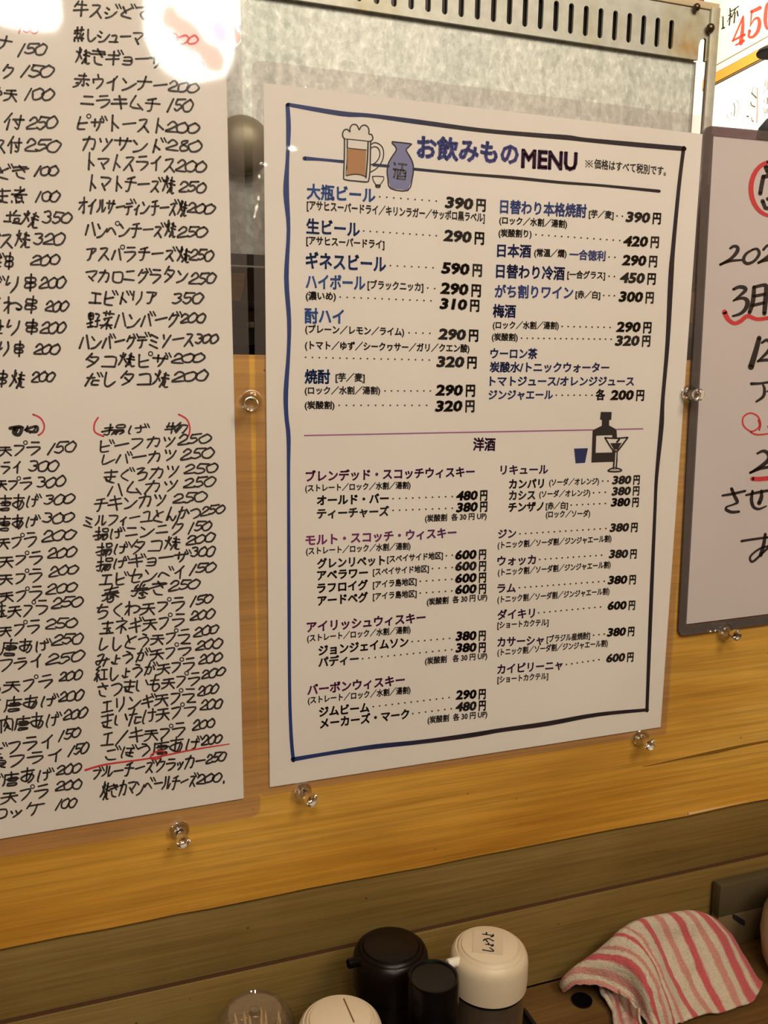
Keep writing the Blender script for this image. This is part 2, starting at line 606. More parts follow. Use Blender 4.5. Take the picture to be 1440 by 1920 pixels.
def text_mesh(s, bold, shear=0.0):
    key = (s, bold, shear)
    if key in _cache:
        return _cache[key]
    _txt.body = s
    _txt.size = 1.0
    _txt.offset = 0.0
    _txt.shear = shear
    _txt.resolution_u = 2
    bpy.context.view_layer.update()
    dg = bpy.context.evaluated_depsgraph_get()
    me = bpy.data.meshes.new_from_object(_txt_o.evaluated_get(dg))
    vs = [(v.co.x, v.co.y) for v in me.vertices]
    fs = [tuple(p.vertices) for p in me.polygons]
    if bold > 0:
        # thicken the strokes: a thin quad along every contour edge
        cnt = {}
        for p in me.polygons:
            for e in p.edge_keys:
                cnt[e] = cnt.get(e, 0) + 1
        for (a, b), c_ in list(cnt.items()):
            if c_ != 1:
                continue
            ax, ay = vs[a]
            bx, by = vs[b]
            dx, dy = bx - ax, by - ay
            l = math.hypot(dx, dy)
            if l < 1e-6:
                continue
            dx, dy = dx / l * bold, dy / l * bold
            k_ = 0.55
            n = len(vs)
            vs += [(ax - dx * k_ - dy, ay - dy * k_ + dx), (bx + dx * k_ - dy, by + dy * k_ + dx), (bx + dx * k_ + dy, by + dy * k_ - dx), (ax - dx * k_ + dy, ay - dy * k_ - dx)]
            fs.append((n, n + 1, n + 2, n + 3))
    bpy.data.meshes.remove(me)
    _cache[key] = (vs, fs)
    return vs, fs


def em_box():
    vs, _ = text_mesh('口', 0.0)
    ys = [v[1] for v in vs]
    return min(ys), max(ys)


_lo, _hi = em_box()
EM_MID = (_lo + _hi) / 2
EM_H = (_hi - _lo) * 1.12


def px_text(flat, s, x0, y0, x1, y1, h, bold=0.02, shear=0.0, Y=INK_Y, to3=None):
    """print s so that it runs between two picture points of its middle line, h = letter height in pixels"""
    vs, fs = text_mesh(s, bold, shear)
    if not vs:
        return
    xs = [v[0] for v in vs]
    a, b = min(xs), max(xs)
    A = pt(x0, y0, Y)
    B = pt(x1, y1, Y)
    U = B - A
    xm, ym = (x0 + x1) / 2, (y0 + y1) / 2
    hh = (pt(xm, ym - h / 2, Y) - pt(xm, ym + h / 2, Y)).length
    k = hh / EM_H
    Vv = Vector((0, 0, 1))
    out = []
    for x, y in vs:
        t = (x - a) / (b - a)
        out.append(tuple(A + U * t + Vv * (k * (y - EM_MID))))
    flat.add(out, fs)


def px_dots(flat, n, x0, y0, x1, y1, r=1.7, Y=INK_Y):
    for i in range(n):
        t = i / (n - 1) if n > 1 else 0.5
        x, y = x0 + (x1 - x0) * t, y0 + (y1 - y0) * t
        flat.poly([pt(x + r * math.cos(k * math.pi / 3), y + r * math.sin(k * math.pi / 3), Y) for k in range(6)])


G = {
 'ア': '12 82 55/53 48 29', 'イ': '71 44 15/53 59', 'ウ': '50 52/23 25/23 83 76 49', 'エ': '22 82/52 58/18 98',
 'オ': '13 93/60 69 58/63 17', 'カ': '13 83 78 68/51 44 19', 'キ': '13 82/06 95/40 69', 'ク': '40 14/42 82 66 29',
 'ケ': '30 14/22 92/62 57 39', 'コ': '22 82 88/18 88', 'サ': '03 93/31 36/71 66 49', 'ス': '22 72 46 19/56 89',
 'セ': '14 93 76/40 38 88', 'ソ': '22 34/82 65 39', 'タ': '40 14/42 82 66 29/34 66', 'チ': '71 22/14 94/52 48 29',
 'ツ': '12 24/42 54/82 66 39', 'テ': '22 72/04 94/54 48 29', 'ト': '40 49/44 87', 'ナ': '03 93/50 46 19',
 'ニ': '22 72/17 87', 'ネ': '40 51/12 82 16/54 59/65 87', 'ノ': '81 55 19', 'ハ': '32 18/61 98', 'ヒ': '20 27 39 89/25 84',
 'フ': '12 82 66 29', 'ヘ': '06 33 97', 'マ': '12 92 56/35 68', 'ミ': '21 73/24 66/17 79', 'ム': '40 17 88/65 99',
 'メ': '80 55 19/23 78', 'ヨ': '22 82 88 18/25 85', 'ラ': '21 71/04 84 67 39', 'リ': '21 26/71 75 49',
 'ル': '31 35 08/61 68 95', 'レ': '21 28 95', 'ロ': '22 28 88 82 22', 'ン': '12 34/19 58 94', 'ー': '15 94',
 'ユ': '22 72 68/08 98', 'ホ': '13 93/51 59/35 18/75 98',
 'き': '12 82/04 93/41 75/25 38 79', 'て': '12 92 45 47 79', 'し': '21 27 49 86', 'た': '13 63/40 19/55 95/56 58 98',
 'ま': '12 92/15 85/51 57 38 26 48 89', 'く': '71 25 79', 'ろ': '22 72 25 54 85 78 39', 'と': '21 45/82 34 17 38 89',
 'ん': '50 19 46 58 79 96', 'か': '13 63 58 38/40 19/72 95', 'つ': '13 62 94 87 49', 'け': '21 17 29/43 93/71 77 58',
 'ち': '12 82/40 25 54 85 78 39', 'わ': '20 29/03 33 08/34 63 95 87 58', 'う': '31 62/14 63 85 76 49',
 'よ': '50 58 37 26 48 88/53 93', 'み': '12 51 28 06 25 95/74 59', 'さ': '13 83/41 75/25 38 79',
 'も': '40 37 59 87 75/13 73/15 75', 'い': '12 17 38/72 95', 'こ': '22 72/16 38 88', 'ほ': '21 17 29/42 92/45 95/72 77 57 46 67 98',
 'あ': '12 82/40 48/73 58 27 15 54 85 78 59', 'り': '21 15 34/71 75 49', 'ね': '20 29/03 33 08/34 64 96 88 67 98',
 'せ': '04 94/71 76 56/30 37 58 88', 'す': '12 92/51 55 35 44 56 49', 'な': '13 53/30 16/72 93/64 67 48 37 58 89',
 '牛': '30 13/22 82/05 95/50 59', '蒸': '12 82/30 33/60 63/34 64 47/14 34 27/84 67/17 87/18 19/48 49/78 79',
 '炊': '12 23/41 33/30 25 08/34 46/62 93/71 65/54 95/73 68/66 49/76 79 99',
 '赤': '22 72/50 54/04 94/45 28 09/64 68 57/26 17/86 97', '天': '13 83/05 95/53 47 09/55 99',
 '付': '30 05/23 29/43 93/71 78 58/54 66', '煮': '22 72/50 53/04 94/71 25/35 65 68 38 35/36 66/18 19/38 39/58 59/78 79',
 '塩': '13 43/31 36/07 47/60 52/53 93/65 85 87 67 65/58 98', '串': '22 72 74 24 22/25 75 77 27 25/50 59',
 '野': '11 41 44 14 11/12 42/20 28/06 46/08 48/61 92 74/65 95/75 78 58',
 '菜': '11 91/30 32/60 62/83 24/34 35/64 55/07 97/55 59/56 19/56 99',
 '揚': '13 43/30 38 18/06 45/61 91 93 63 61/45 95/56 49/56 96 88 79/66 58/76 69',
 '物': '20 14/13 43/30 39/06 45/60 44/52 92 88 78/63 47/73 58',
 '春': '12 82/14 84/05 95/50 27 08/65 97/46 66 69 39 36/48 67',
 '巻': '31 22/71 62/13 83/04 94/50 27 07/65 87/46 66 68 46/48 49 79 78',
 '玉': '12 82/25 75/08 98/51 58/66 77', '紅': '30 12 32 15 35/25 29/16 08/36 47/52 92/72 78/48 98',
 '唐': '50 51/12 92/12 17 09/34 84 86 36/25 95/52 56/38 88 89 39 38',
 '魚': '40 14/32 72 63/24 84 87 27 24/26 86/54 57/18 09/38 39/58 59/78 99',
 '水': '50 59 38/23 43 27 09/82 54/54 98', '杯': '03 43/20 29/24 08/34 45/52 92/72 47/74 79/76 98',
 '0': '51 23 15 28 58 75 73 51', '1': '61 39', '2': '23 41 62 64 36 18 78', '3': '21 51 63 44/44 65 57 38 17',
 '5': '31 24 54 66 57 38 17/31 81', '4': '50 16 86/63 59', '8': '61 31 33 65 67 38 26 44 62', '.': '28 29', '(': '60 34 69', ')': '20 54 29',
}
SMALL = dict(zip('ッャュョィェァォゃゅょっ', 'ツヤユヨイエアオやゆよつ'))
G['シ'] = '12 33/05 26/19 58 94'
G['に'] = '21 17 29/53 83/45 57 88'
G['肉'] = '12 82 89/12 19/50 36/42 66/55 38/56 78'
G['小'] = '50 59 38/23 07/73 97'
G['ワ'] = '16 12 82 76 49'
G['ヤ'] = '03 93 75/30 59'
G['ゆ'] = G['よ']
G['や'] = G['よ']


def hand(flat, s, x0, y0, x1, y1, h, pen=3.6, Y=INK_Y, jitter=1.0, to3=None):
    """marker handwriting; each glyph drawn stroke by stroke between two picture points"""
    to3 = to3 or (lambda x, y: pt(x, y, Y))
    items = []
    for ch in s:
        if ch == ' ':
            items.append((None, 0.6, 1, ''))
            continue
        sm = 1.0
        if ch in SMALL:
            ch = SMALL[ch]
            sm = 0.66
        dec = unicodedata.normalize('NFD', ch)
        base, mark = dec[0], dec[1:] if len(dec) > 1 else ''
        wd = 0.66 if base in '012345678' else (0.62 if base == '.' else (0.95 * (sm if sm == 1 else 0.75)))
        items.append((base, wd, sm, mark))
    tot = sum(i[1] for i in items)
    dx, dy = x1 - x0, y1 - y0
    L = math.hypot(dx, dy)
    ux, uy = dx / L, dy / L
    unit = L / tot
    cx = 0.0
    for base, wd, sm, mark in items:
        cw = wd * unit
        if base is not None and base in G:
            gw = cw * 0.92 * (1.0 / 0.66 if base in '012345678' else 1.0)
            gh = h * (1 + random.uniform(-.08, .08) * jitter) * (0.92 if base in '012345678' else 1.0)
            if base == 'ー':
                gh *= 0.8
            rot = random.uniform(-.07, .07) * jitter
            sh = -0.10 + random.uniform(-.06, .06)
            mx = x0 + ux * (cx + cw / 2)
            my = y0 + uy * (cx + cw / 2) + random.uniform(-.04, .04) * h * jitter
            k = 0.86 if mark else 1.0
            k *= sm
            cr, sr = math.cos(rot), math.sin(rot)

            def tr(gx, gy):
                a = (gx - 4.5) / 9.0
                b = (gy - 4.5) / 9.0
                if base in '012345678':
                    a *= 1.15
                if mark:
                    a -= 0.05 / max(k, .1)
                    b += 0.06
                if sm < 1:
                    b += 0.25
                px_ = a * gw * (k if sm == 1 else 0.95) + sh * b * gh
                py_ = b * gh * k
                return (mx + px_ * cr - py_ * sr + 0 * ux, my + px_ * sr + py_ * cr + uy * px_ * 0.9)
            strokes = [[(int(p[0]), int(p[1])) for p in st.split()] for st in G[base].split('/')]
            for st in strokes:
                q = [tr(gx + random.uniform(-.35, .35) * jitter, gy + random.uniform(-.35, .35) * jitter) for gx, gy in st]
                q = smooth_line(q, 3)
                ws = [pen * random.uniform(.85, 1.1) for _ in q]
                if len(ws) > 2:
                    ws[-1] *= 0.7
                ribbon(flat, q, ws, to3)
            if mark:
                ex, ey = mx + cw * 0.40, my - gh * 0.42
                if mark == '\u3099':
                    for o in (0, pen * 1.5):
                        ribbon(flat, [(ex - pen + o, ey - pen * .3), (ex + o, ey + pen * 1.6)], pen * .8, to3)
                else:
                    c_ = [(ex + pen * math.cos(k_ * math.pi / 4), ey + pen * math.sin(k_ * math.pi / 4)) for k_ in range(9)]
                    ribbon(flat, c_, pen * .6, to3, False)
        cx += cw


def pen(flat, pts, width, Y=INK_Y, sub=4, to3=None, closed=False):
    """a freehand stroke through picture points"""
    to3 = to3 or (lambda x, y: pt(x, y, Y))
    if closed:
        pts = list(pts) + [pts[0]]
    if isinstance(width, (list, tuple)):
        q = smooth_line([(p[0], p[1], w_) for p, w_ in zip(pts, width)], sub)
        ribbon(flat, [(a, b) for a, b, c_ in q], [max(c_, .2) for a, b, c_ in q], to3)
    else:
        q = smooth_line(pts, sub) if sub > 1 else pts
        ribbon(flat, q, width, to3)


# ================================================================ THE SETTING
LZ = -0.1962          # top of the guest counter
ROOM = dict(x0=-2.2, y0=-2.1, y1=2.4, z0=-1.05, z1=1.42)


def struct(name, a, b, material):
    return tag(box(name, a, b, material), kind='structure')


struct('floor', (-2.3, -2.2, -1.10), (2.4, 2.5, -1.05), M['floor'])
struct('ceiling', (-2.3, -2.2, 1.42), (2.4, 2.5, 1.47), M['ceiling'])
struct('wall_left', (-2.3, -2.2, -1.05), (-2.2, 2.5, 1.42), M['room_wood'])
struct('wall_front', (-2.2, -2.2, -1.05), (2.3, -2.1, 1.42), M['room_wood'])
struct('wall_back', (-2.2, 2.4, -1.05), (2.3, 2.5, 1.42), M['room_wood'])

# kitchen-side wall that carries the bright signs, turned a little from square
P0 = ptd(1390, 100, 2.1)
TH = 8.2 * D2R
DW = Vector((math.sin(TH), math.cos(TH), 0))
NW = Vector((-math.cos(TH), math.sin(TH), 0))


def wslab(name, s0, s1, z0, z1, o0, o1, material, parent=None):
    bm = bmesh.new()
    base = Vector((P0.x, P0.y, 0))
    vs = []
    for o in (o0, o1):
        for s, z in ((s0, z0), (s1, z0), (s1, z1), (s0, z1)):
            vs.append(bm.verts.new(base + DW * s + NW * o + Vector((0, 0, z))))
    for f in ((0, 1, 2, 3), (7, 6, 5, 4), (0, 4, 5, 1), (1, 5, 6, 2), (2, 6, 7, 3), (3, 7, 4, 0)):
        bm.faces.new([vs[i] for i in f])
    return from_bm(name, bm, material, parent)


def whit(px, py, off):
    return hit(px, py, P0 + NW * off, NW)


def ws(px, py):
    p = whit(px, py, 0)
    return (p - Vector((P0.x, P0.y, 0))).dot(DW)


tag(wslab('wall_right', -3.4, 1.05, -1.05, 1.42, -0.06, -0.012, M['room_wood']), kind='structure')

# plank-faced counter front: varnished fascia board and raw planks under it
wf = empty('wall_counter', (0, 0.004, LZ))
tag(wf, kind='structure')
Z_TOP = 0.2712
Z_BOT = -0.0775
Z_GR = -0.1290
XL, XR = -0.95, 1.0
# fascia with a slightly worn lower edge
pts = [(XL, Z_TOP), (XR, Z_TOP)]
nseg = 90
for i in range(nseg + 1):
    x = XR + (XL - XR) * i / nseg
    pts.append((x, Z_BOT + 0.0012 * noise.noise(Vector((x * 14, 0, 3))) + 0.0006 * noise.noise(Vector((x * 60, 1, 3)))))
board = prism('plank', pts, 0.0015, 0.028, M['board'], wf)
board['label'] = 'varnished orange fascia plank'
z = Z_BOT + 0.004
planks = [(Z_GR + 0.0015, Z_BOT + 0.006), (LZ + 0.0003, Z_GR - 0.0015)]
for k, (a, b) in enumerate(planks):
    bm = bmesh.new()
    add_box(bm, (XL, 0.0045, a), (XR, 0.022, b), 0.0008)
    o = from_bm('plank', bm, M['plank'], wf, smooth=True)
    o['label'] = 'raw pine plank'
box('groove', (XL, 0.0053, Z_GR - 0.0025), (XR, 0.020, Z_GR + 0.0025), M['groove'], wf)
box('backing', (XL, 0.0285, LZ), (XR, 0.05, Z_TOP - 0.004), M['dark_panel'], wf)

fk = Flat()
pen(fk, [(1205, 1437), (1225, 1434), (1262, 1426), (1300, 1418), (1345, 1409), (1400, 1397), (1450, 1388)], [1, 2.2, 3.2, 4.5, 6.5, 5, 4], Y=0.00138)
o = fk.build('grain_crack', mat('dark_grain_resin', (0.22, 0.105, 0.014), 0.5), wf)
del o['kind']
fk = Flat()
pen(fk, [(1289, 1526), (1310, 1522), (1337, 1516), (1365, 1510), (1400, 1502)], [4, 3.5, 2.5, 1.5, .8], Y=0.00136)
o = fk.build('edge_chip', mat('bare_wood_chip', (0.80, 0.58, 0.30), 0.6), wf)
del o['kind']

# guest counter under everything
cn = empty('guest_counter', (0.1, -0.2, LZ - 0.04))
tag(cn, 'dark wooden counter top running along under the plank wall', 'counter')
box('counter_top', (XL, -0.42, LZ - 0.035), (XR, 0.0040, LZ), M['ledge'], cn, 0.0005)
box('counter_apron', (XL, -0.06, -1.05), (XR, -0.03, LZ - 0.035), M['dark_panel'], cn)

# ================================================================ GALVANISED HOOD PANEL
HY = 0.060
hood = empty('galvanised_steel_hood', (0.1, HY + 0.1, 0.32))
tag(hood, 'galvanised steel kitchen hood with slotted top rail and two screws, behind the sheets', 'hood')
zs0 = pt(1180, 94.4, HY).z                       # lower edge of the slotted rail
z_rt = pt(1250, 7, HY).z                         # its upper edge
z_hb = pt(1300, 541, HY).z
x_pr = pt(1300, 200, HY).x                       # right edge of the panel
x_p0 = pt(1316.5, 200, HY).x
x_p1 = pt(1336, 150, HY).x
XHL = -0.52
box('panel', (XHL, HY + 0.003, z_hb), (x_pr, HY + 0.0045, z_rt + 0.06), M['galv'], hood)


def plate_with_holes(name, outer, holes, y0, y1, material, parent):
    cu = bpy.data.curves.new(name, 'CURVE')
    cu.dimensions = '2D'
    cu.fill_mode = 'BOTH'
    cu.extrude = (y1 - y0) / 2
    for pl in [outer] + holes:
        sp = cu.splines.new('POLY')
        sp.points.add(len(pl) - 1)
        for i, (x, z_) in enumerate(pl):
            sp.points[i].co = (x, z_, 0, 1)
        sp.use_cyclic_u = True
    t = bpy.data.objects.new('tmp', cu)
    COL.objects.link(t)
    bpy.context.view_layer.update()
    me = bpy.data.meshes.new_from_object(t.evaluated_get(bpy.context.evaluated_depsgraph_get()))
    bpy.data.objects.remove(t)
    me.transform(Matrix.Translation((0, (y0 + y1) / 2, 0)) @ Matrix.Rotation(math.pi / 2, 4, 'X'))
    return link(name, me, material, parent)


cxs = [380 + x / 1.5 for x in (1316, 1276, 1237, 1197, 1157, 1117, 1076, 1034, 992, 949, 905, 861, 817, 772, 727, 681, 634, 587, 540, 490, 440, 390)]
zt = pt(1254.7, 37.5, HY).z
zb = pt(1258, 93.5, HY).z
sx = [pt(1256.5, 66, HY).x]
pitch = (pt(1256.5, 66, HY).x - pt(380 + 905 / 1.5, 30, HY).x) / 10
for i in range(1, 52):
    sx.append(sx[0] - pitch * i)
hw = (pt(1260.8, 66, HY).x - pt(1252.2, 66, HY).x) / 2
holes = []
for x in sx:
    if x < XHL + 0.02:
        break
    h_ = []
    for k in range(7):
        a = math.pi * k / 6
        h_.append((x + hw * math.cos(a), zt - hw + hw * math.sin(a)))
    for k in range(7):
        a = math.pi + math.pi * k / 6
        h_.append((x + hw * math.cos(a), zb + hw + hw * math.sin(a)))
    holes.append(h_)
gx0, gx1 = x_pr + 0.0003, x_p0 - 0.0014
gz = pt(1308, 70, HY).z
plate_with_holes('slotted_rail', [(XHL, zs0), (gx0, zs0), (gx0, gz - 0.006), (gx0 + 0.0012, gz - 0.002), (gx1 - 0.0014, gz), (gx1, gz - 0.0008), (gx1, zs0), (x_p1 - 0.004, zs0), (x_p1 - 0.004, z_rt), (XHL, z_rt)], holes, HY - 0.001, HY + 0.001, M['frame'], hood)
box('slot_shade_sheet', (XHL, HY + 0.0018, zs0 + 0.004), (sx[0] + 0.006, HY + 0.0028, z_rt), M['jet'], hood)  # thin black sheet close behind the slots, standing in for the shade inside
z_tt = pt(1320, 4.5, HY).z
box('top_flange', (XHL, HY - 0.0022, z_rt + 0.0004), (x_p1, HY + 0.004, z_tt), mat('warm_flange_steel', (0.70, 0.60, 0.40), 0.5, 0.1), hood, 0.0004)
box('red_brick_strip', (XHL, HY + 0.012, z_tt - 0.02), (x_p1 - 0.003, HY + 0.03, z_tt + 0.06), M['brick_red'], hood)
# right post: flat bar, return flange and the gap beside the panel
box('post', (x_p0, HY - 0.0035, z_hb), (x_p1, HY - 0.001, z_rt + 0.002), M['frame'], hood, 0.0005)
box('post_return', (x_p0 - 0.0010, HY - 0.0034, z_hb), (x_p0 + 0.0002, HY - 0.0012, zs0), M['lip'], hood)
box('panel_return', (x_pr - 0.001, HY + 0.0005, z_hb), (x_pr + 0.0002, HY + 0.003, zs0 - 0.001), M['lip'], hood)
# lower rail
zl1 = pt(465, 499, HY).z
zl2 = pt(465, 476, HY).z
box('lower_shade_strip', (XHL, HY + 0.0015, zl1), (x_pr, HY + 0.0028, zl2), M['dark'], hood)  # dark strip: shade and reflection above the lip put into its colour
box('lower_lip', (XHL, HY - 0.006, z_hb - 0.0005), (x_p1, HY + 0.001, zl1), M['lip'], hood, 0.001)
for (px, py, r) in ((1305.5, 14, 6.2), (1331, 53, 7.2)):
    c_ = pt(px, py, HY - 0.0036)
    rr = (pt(px + r, py, HY) - pt(px, py, HY)).length * 0.93
    lathe_obj('screw', [(rr, 0), (rr, rr * .35), (rr * .8, rr * .75), (rr * .4, rr * 1.0), (0, rr * 1.05)], M['screw'], hood, c_, 20, (0, -1, 0))

# domed cap on the panel between the left sheet and the menu
cc = pt(455, 273, HY - 0.004)
rr = (pt(455, 273, HY) - pt(455, 217.5, HY)).length
t_ = lathe_obj('round_steel_cap', [(rr, -0.006), (rr, 0.003), (rr * .93, 0.006), (rr * .7, 0.009), (rr * .4, 0.0105), (0, 0.011)], M['disc'], None, cc, 40, (0, -1, 0))
tag(t_, 'round dull olive steel cap on the hood, between the left price sheet and the menu', 'cap')

# ================================================================ KITCHEN BEHIND (seen in the slits)
dark_block = empty('added_dark_block', (0.1, 0.5, -1.05))  # dark body added to block the kitchen lamp from the slits
tag(dark_block, 'dark block added to keep lamp light out of the slits below the hood', 'block')
box('body', (-0.75, 0.36, -1.05), (0.95, 0.62, 0.47), M['dark_panel'], dark_block, 0.003)
box('shelf', (-0.75, 0.12, pt(465, 622, 0.24).z - 0.012), (0.95, 0.36, pt(465, 622, 0.24).z), M['dark'], dark_block)
zsf = pt(465, 622, 0.24).z


def pprism(name, pxs, y0, y1, material, parent=None):
    return prism(name, [(pt(a, b, y0).x, pt(a, b, y0).z) for a, b in pxs], y0, y1, material, parent)


t_ = pprism('cutting_board', [(350, 511), (459, 512), (457, 536), (451, 563), (450, 624), (350, 619)], 0.250, 0.262, M['cutting'])
tag(t_, 'tan wooden cutting board standing on the kitchen shelf beside the left price sheet', 'board')
zA = pt(465, 563, 0.20).z
t_ = empty('steel_tray', (pt(465, 580, 0.2).x, 0.21, zsf))
tag(t_, 'dark grey steel tray on the kitchen shelf in the slit left of the menu', 'tray')
box('side', (pt(380, 600, .2).x, 0.195, zsf), (pt(600, 600, .2).x, 0.24, pt(465, 580, .195).z), mat('brown_stained_steel', (0.11, 0.075, 0.05), 0.5, 0.3), t_, 0.001)
box('rim', (pt(376, 600, .19).x, 0.190, pt(465, 580, .195).z), (pt(604, 600, .2).x, 0.245, pt(465, 565, .190).z), mat('blue_grey_steel', (0.10, 0.10, 0.10), 0.4, 0.4), t_, 0.0008)
t_ = box('white_clip', (pt(465.5, 600, .188).x, 0.183, pt(470, 616, .188).z), (pt(474, 600, .188).x, 0.194, pt(470, 604, .188).z), M['nozzle'], None, 0.0008)
tag(t_, 'tiny white clip on the steel tray in the slit left of the menu', 'clip')
t_ = pprism('brown_box', [(1240, 548), (1330, 548), (1330, 606), (1240, 606)], 0.230, 0.29, mat('brown_carton', (0.16, 0.095, 0.045), 0.7))
tag(t_, 'brown carton on the kitchen shelf in the slit right of the menu', 'box')

# ================================================================ BRIGHT SIGNS ON THE KITCHEN WALL
z_line = whit(1336, 126, 0).z
z_r2 = whit(1336, 139, 0).z
z_r3 = whit(1335, 159, 0).z
s0, s1, sl = ws(1325, 90), ws(1640, 90), ws(1200, 90)
t_ = wslab('added_white_sheet', min(sl, s0), max(sl, s0), z_r3 - 0.5, z_r2 + 0.36, -0.010, -0.0015, M['sign_white'])  # white sheet added behind the gap so that it shows bright
tag(t_, 'plain white sheet added to brighten the narrow gap beside the hood post', 'poster')
if s0 > s1:
    s0, s1 = s1, s0
sg = empty('price_sign', (P0.x, P0.y, z_r2))
tag(sg, 'cream price sign lettered 1杯 450 in black and red, at top right', 'sign')
wslab('board', s0, s1, z_r2, z_r2 + 0.36, -0.010, 0.000, M['sign_cream'], sg)
wslab('edge_line', s0, s1, z_line - 0.0012, z_line + 0.0012, -0.002, 0.0006, M['sign_line'], sg)
wslab('edge_strip', s0, s1, z_r2 - 0.002, z_r2 + 0.007, -0.010, 0.003, M['sign_grey'], sg)
f = Flat()
T5 = lambda x, y: whit(1300 + x / 10.286, y / 10.286, 0.001)
pen(f, [(535, 335), (572, 312), (572, 540)], [10, 24, 30], to3=T5, sub=1)
pen(f, [(535, 555), (600, 530)], [12, 26], to3=T5, sub=1)
for st, wv in (([(672, 300), (740, 262)], 14), ([(708, 165), (712, 300), (692, 480)], 26), ([(705, 320), (655, 420)], 12), ([(715, 300), (745, 320)], 22),
               ([(725, 215), (800, 170), (875, 115)], 16), ([(815, 165), (770, 260), (735, 340)], 18), ([(805, 240), (785, 435)], 26), ([(845, 215), (860, 300)], 30)):
    pen(f, st, wv, to3=T5, sub=2)
f.build('black_lettering', M['sign_black'], sg)
f = Flat()
pen(f, [(955, 330), (760, 790)], [35, 30], to3=T5, sub=1)
pen(f, [(962, 315), (950, 560), (915, 830)], [38, 70, 81], to3=T5, sub=3)
pen(f, [(752, 785), (990, 665)], [27, 46], to3=T5, sub=1)
pen(f, [(815, 868), (975, 782)], [24, 46], to3=T5, sub=1)
pen(f, [(1120, 225), (1290, 145)], [59, 68], to3=T5, sub=1)
pen(f, [(1128, 215), (1100, 500)], [38, 22], to3=T5, sub=1)
pen(f, [(1095, 500), (1175, 370), (1250, 350), (1278, 450), (1240, 600), (1150, 705), (1070, 700), (1085, 590)], [19, 30, 59, 76, 70, 49, 46, 59], to3=T5)
pen(f, [(1480, 20), (1420, 90), (1395, 260), (1390, 420), (1425, 545), (1500, 500)], [27, 54, 76, 76, 54, 40], to3=T5)
f.build('red_lettering', M['sign_red'], sg)

t_ = wslab('orange_rail', s0, s1, z_r3, z_r2 - 0.0035, -0.012, 0.004, M['orange'])
tag(t_, 'orange wooden rail under the cream price sign on the kitchen wall', 'rail')
t_ = wslab('rail_bead', s0, s1, z_r3 - 0.0035, z_r3 - 0.0003, -0.012, 0.002, M['sign_line'])  # thin brown bead along the rail's lower edge
tag(t_, 'thin brown bead below the orange rail on the kitchen wall', 'bead')

wsn = empty('white_notice', (P0.x, P0.y, z_r3 - 0.4))
tag(wsn, 'white handwritten notice with a red upright line under the orange rail on the kitchen wall', 'notice')
wslab('sheet', s0, s1, z_r3 - 0.50, z_r3 - 0.004, -0.010, -0.001, M['sign_white'], wsn)
T6 = lambda x, y: whit(1300 + x / 10.286, 130 + y / 10.286, 0.0)
f = Flat()
for st, wv in (([(1125, 455), (1215, 545)], 26), ([(1160, 335), (1130, 450)], 10), ([(1110, 635), (1120, 685), (1190, 720)], 22), ([(780, 655), (800, 740), (785, 890)], 16),
               ([(735, 830), (740, 860)], 12), ([(1035, 900), (1060, 905)], 24), ([(1125, 925), (1130, 980), (1160, 1000)], 18), ([(1390, 205), (1385, 320)], 14),
               ([(1430, 200), (1425, 390)], 14), ([(1370, 590), (1365, 630)], 14), ([(1430, 550), (1425, 660)], 22), ([(1385, 770), (1390, 840)], 14), ([(1430, 760), (1420, 840)], 18)):
    pen(f, st, wv, to3=T6, sub=2)
f.build('black_lettering', mat('olive_marker', (0.12, 0.10, 0.05), 0.6), wsn)
f = Flat()
pen(f, [(1232, 365), (1235, 660), (1225, 1010)], 34, to3=T6, sub=2)
for st, wv in (([(835, 590), (880, 650), (880, 740), (860, 820), (840, 940)], 12), ([(1340, 400), (1360, 450), (1380, 390)], 12), ([(1340, 740), (1375, 840), (1385, 900)], 14), ([(640, 870), (680, 950)], 9)):
    pen(f, st, wv, to3=T6, sub=3)
f.build('red_lettering', M['sign_pink'], wsn)

# two black lamp heads at the right picture edge
for (px, py, dep, rx, rz, lab) in ((1457, 97, 1.55, 0.034, 0.0105, 'flat black lamp head in front of the cream price sign at the right edge'),
                                   (1464, 252, 1.45, 0.038, 0.032, 'domed black lamp head in front of the white notice, lower of the two at right')):
    c_ = ptd(px, py, dep)
    t_ = empty('black_lamp_head', c_)
    tag(t_, lab, 'lamp', 'black lamp heads at the right edge')
    lathe_obj('shade', [(rx * .97, -rz * .35), (rx, -rz * .1), (rx * .92, rz * .35), (rx * .65, rz * .75), (rx * .3, rz * .97), (0, rz)], mat('matt_black_shade', (0.004, 0.004, 0.004), 0.7, 0, Specular_IOR_Level=0.1), t_, c_, 32)
    lathe_obj('cord', [(0.002, rz), (0.002, 1.42 - c_.z)], M['jet'], t_, c_, 8)


# ================================================================ SHEETS OF PAPER
def rounded(pts, r, n=5):
    """round the corners of a polygon; r a number or list per corner"""
    out = []
    m_ = len(pts)
    for i, p in enumerate(pts):
        ri = r[i] if isinstance(r, (list, tuple)) else r
        a = Vector(pts[i - 1]) - Vector(p)
        b = Vector(pts[(i + 1) % m_]) - Vector(p)
        if ri <= 0:
            out.append(tuple(p))
            continue
        a.normalize()
        b.normalize()
        pa = Vector(p) + a * ri
        pb = Vector(p) + b * ri
        for k in range(n + 1):
            t = k / n
            q = (1 - t) ** 2 * pa + 2 * t * (1 - t) * Vector(p) + t * t * pb
            out.append((q.x, q.y))
    return out


def P2(px, py):
    p = pt(px, py, 0)
    return (p.x, p.z)


def sheet(poly, thick0, thick1, name, material, parent):
    return prism(name, poly, thick0, thick1, material, parent)


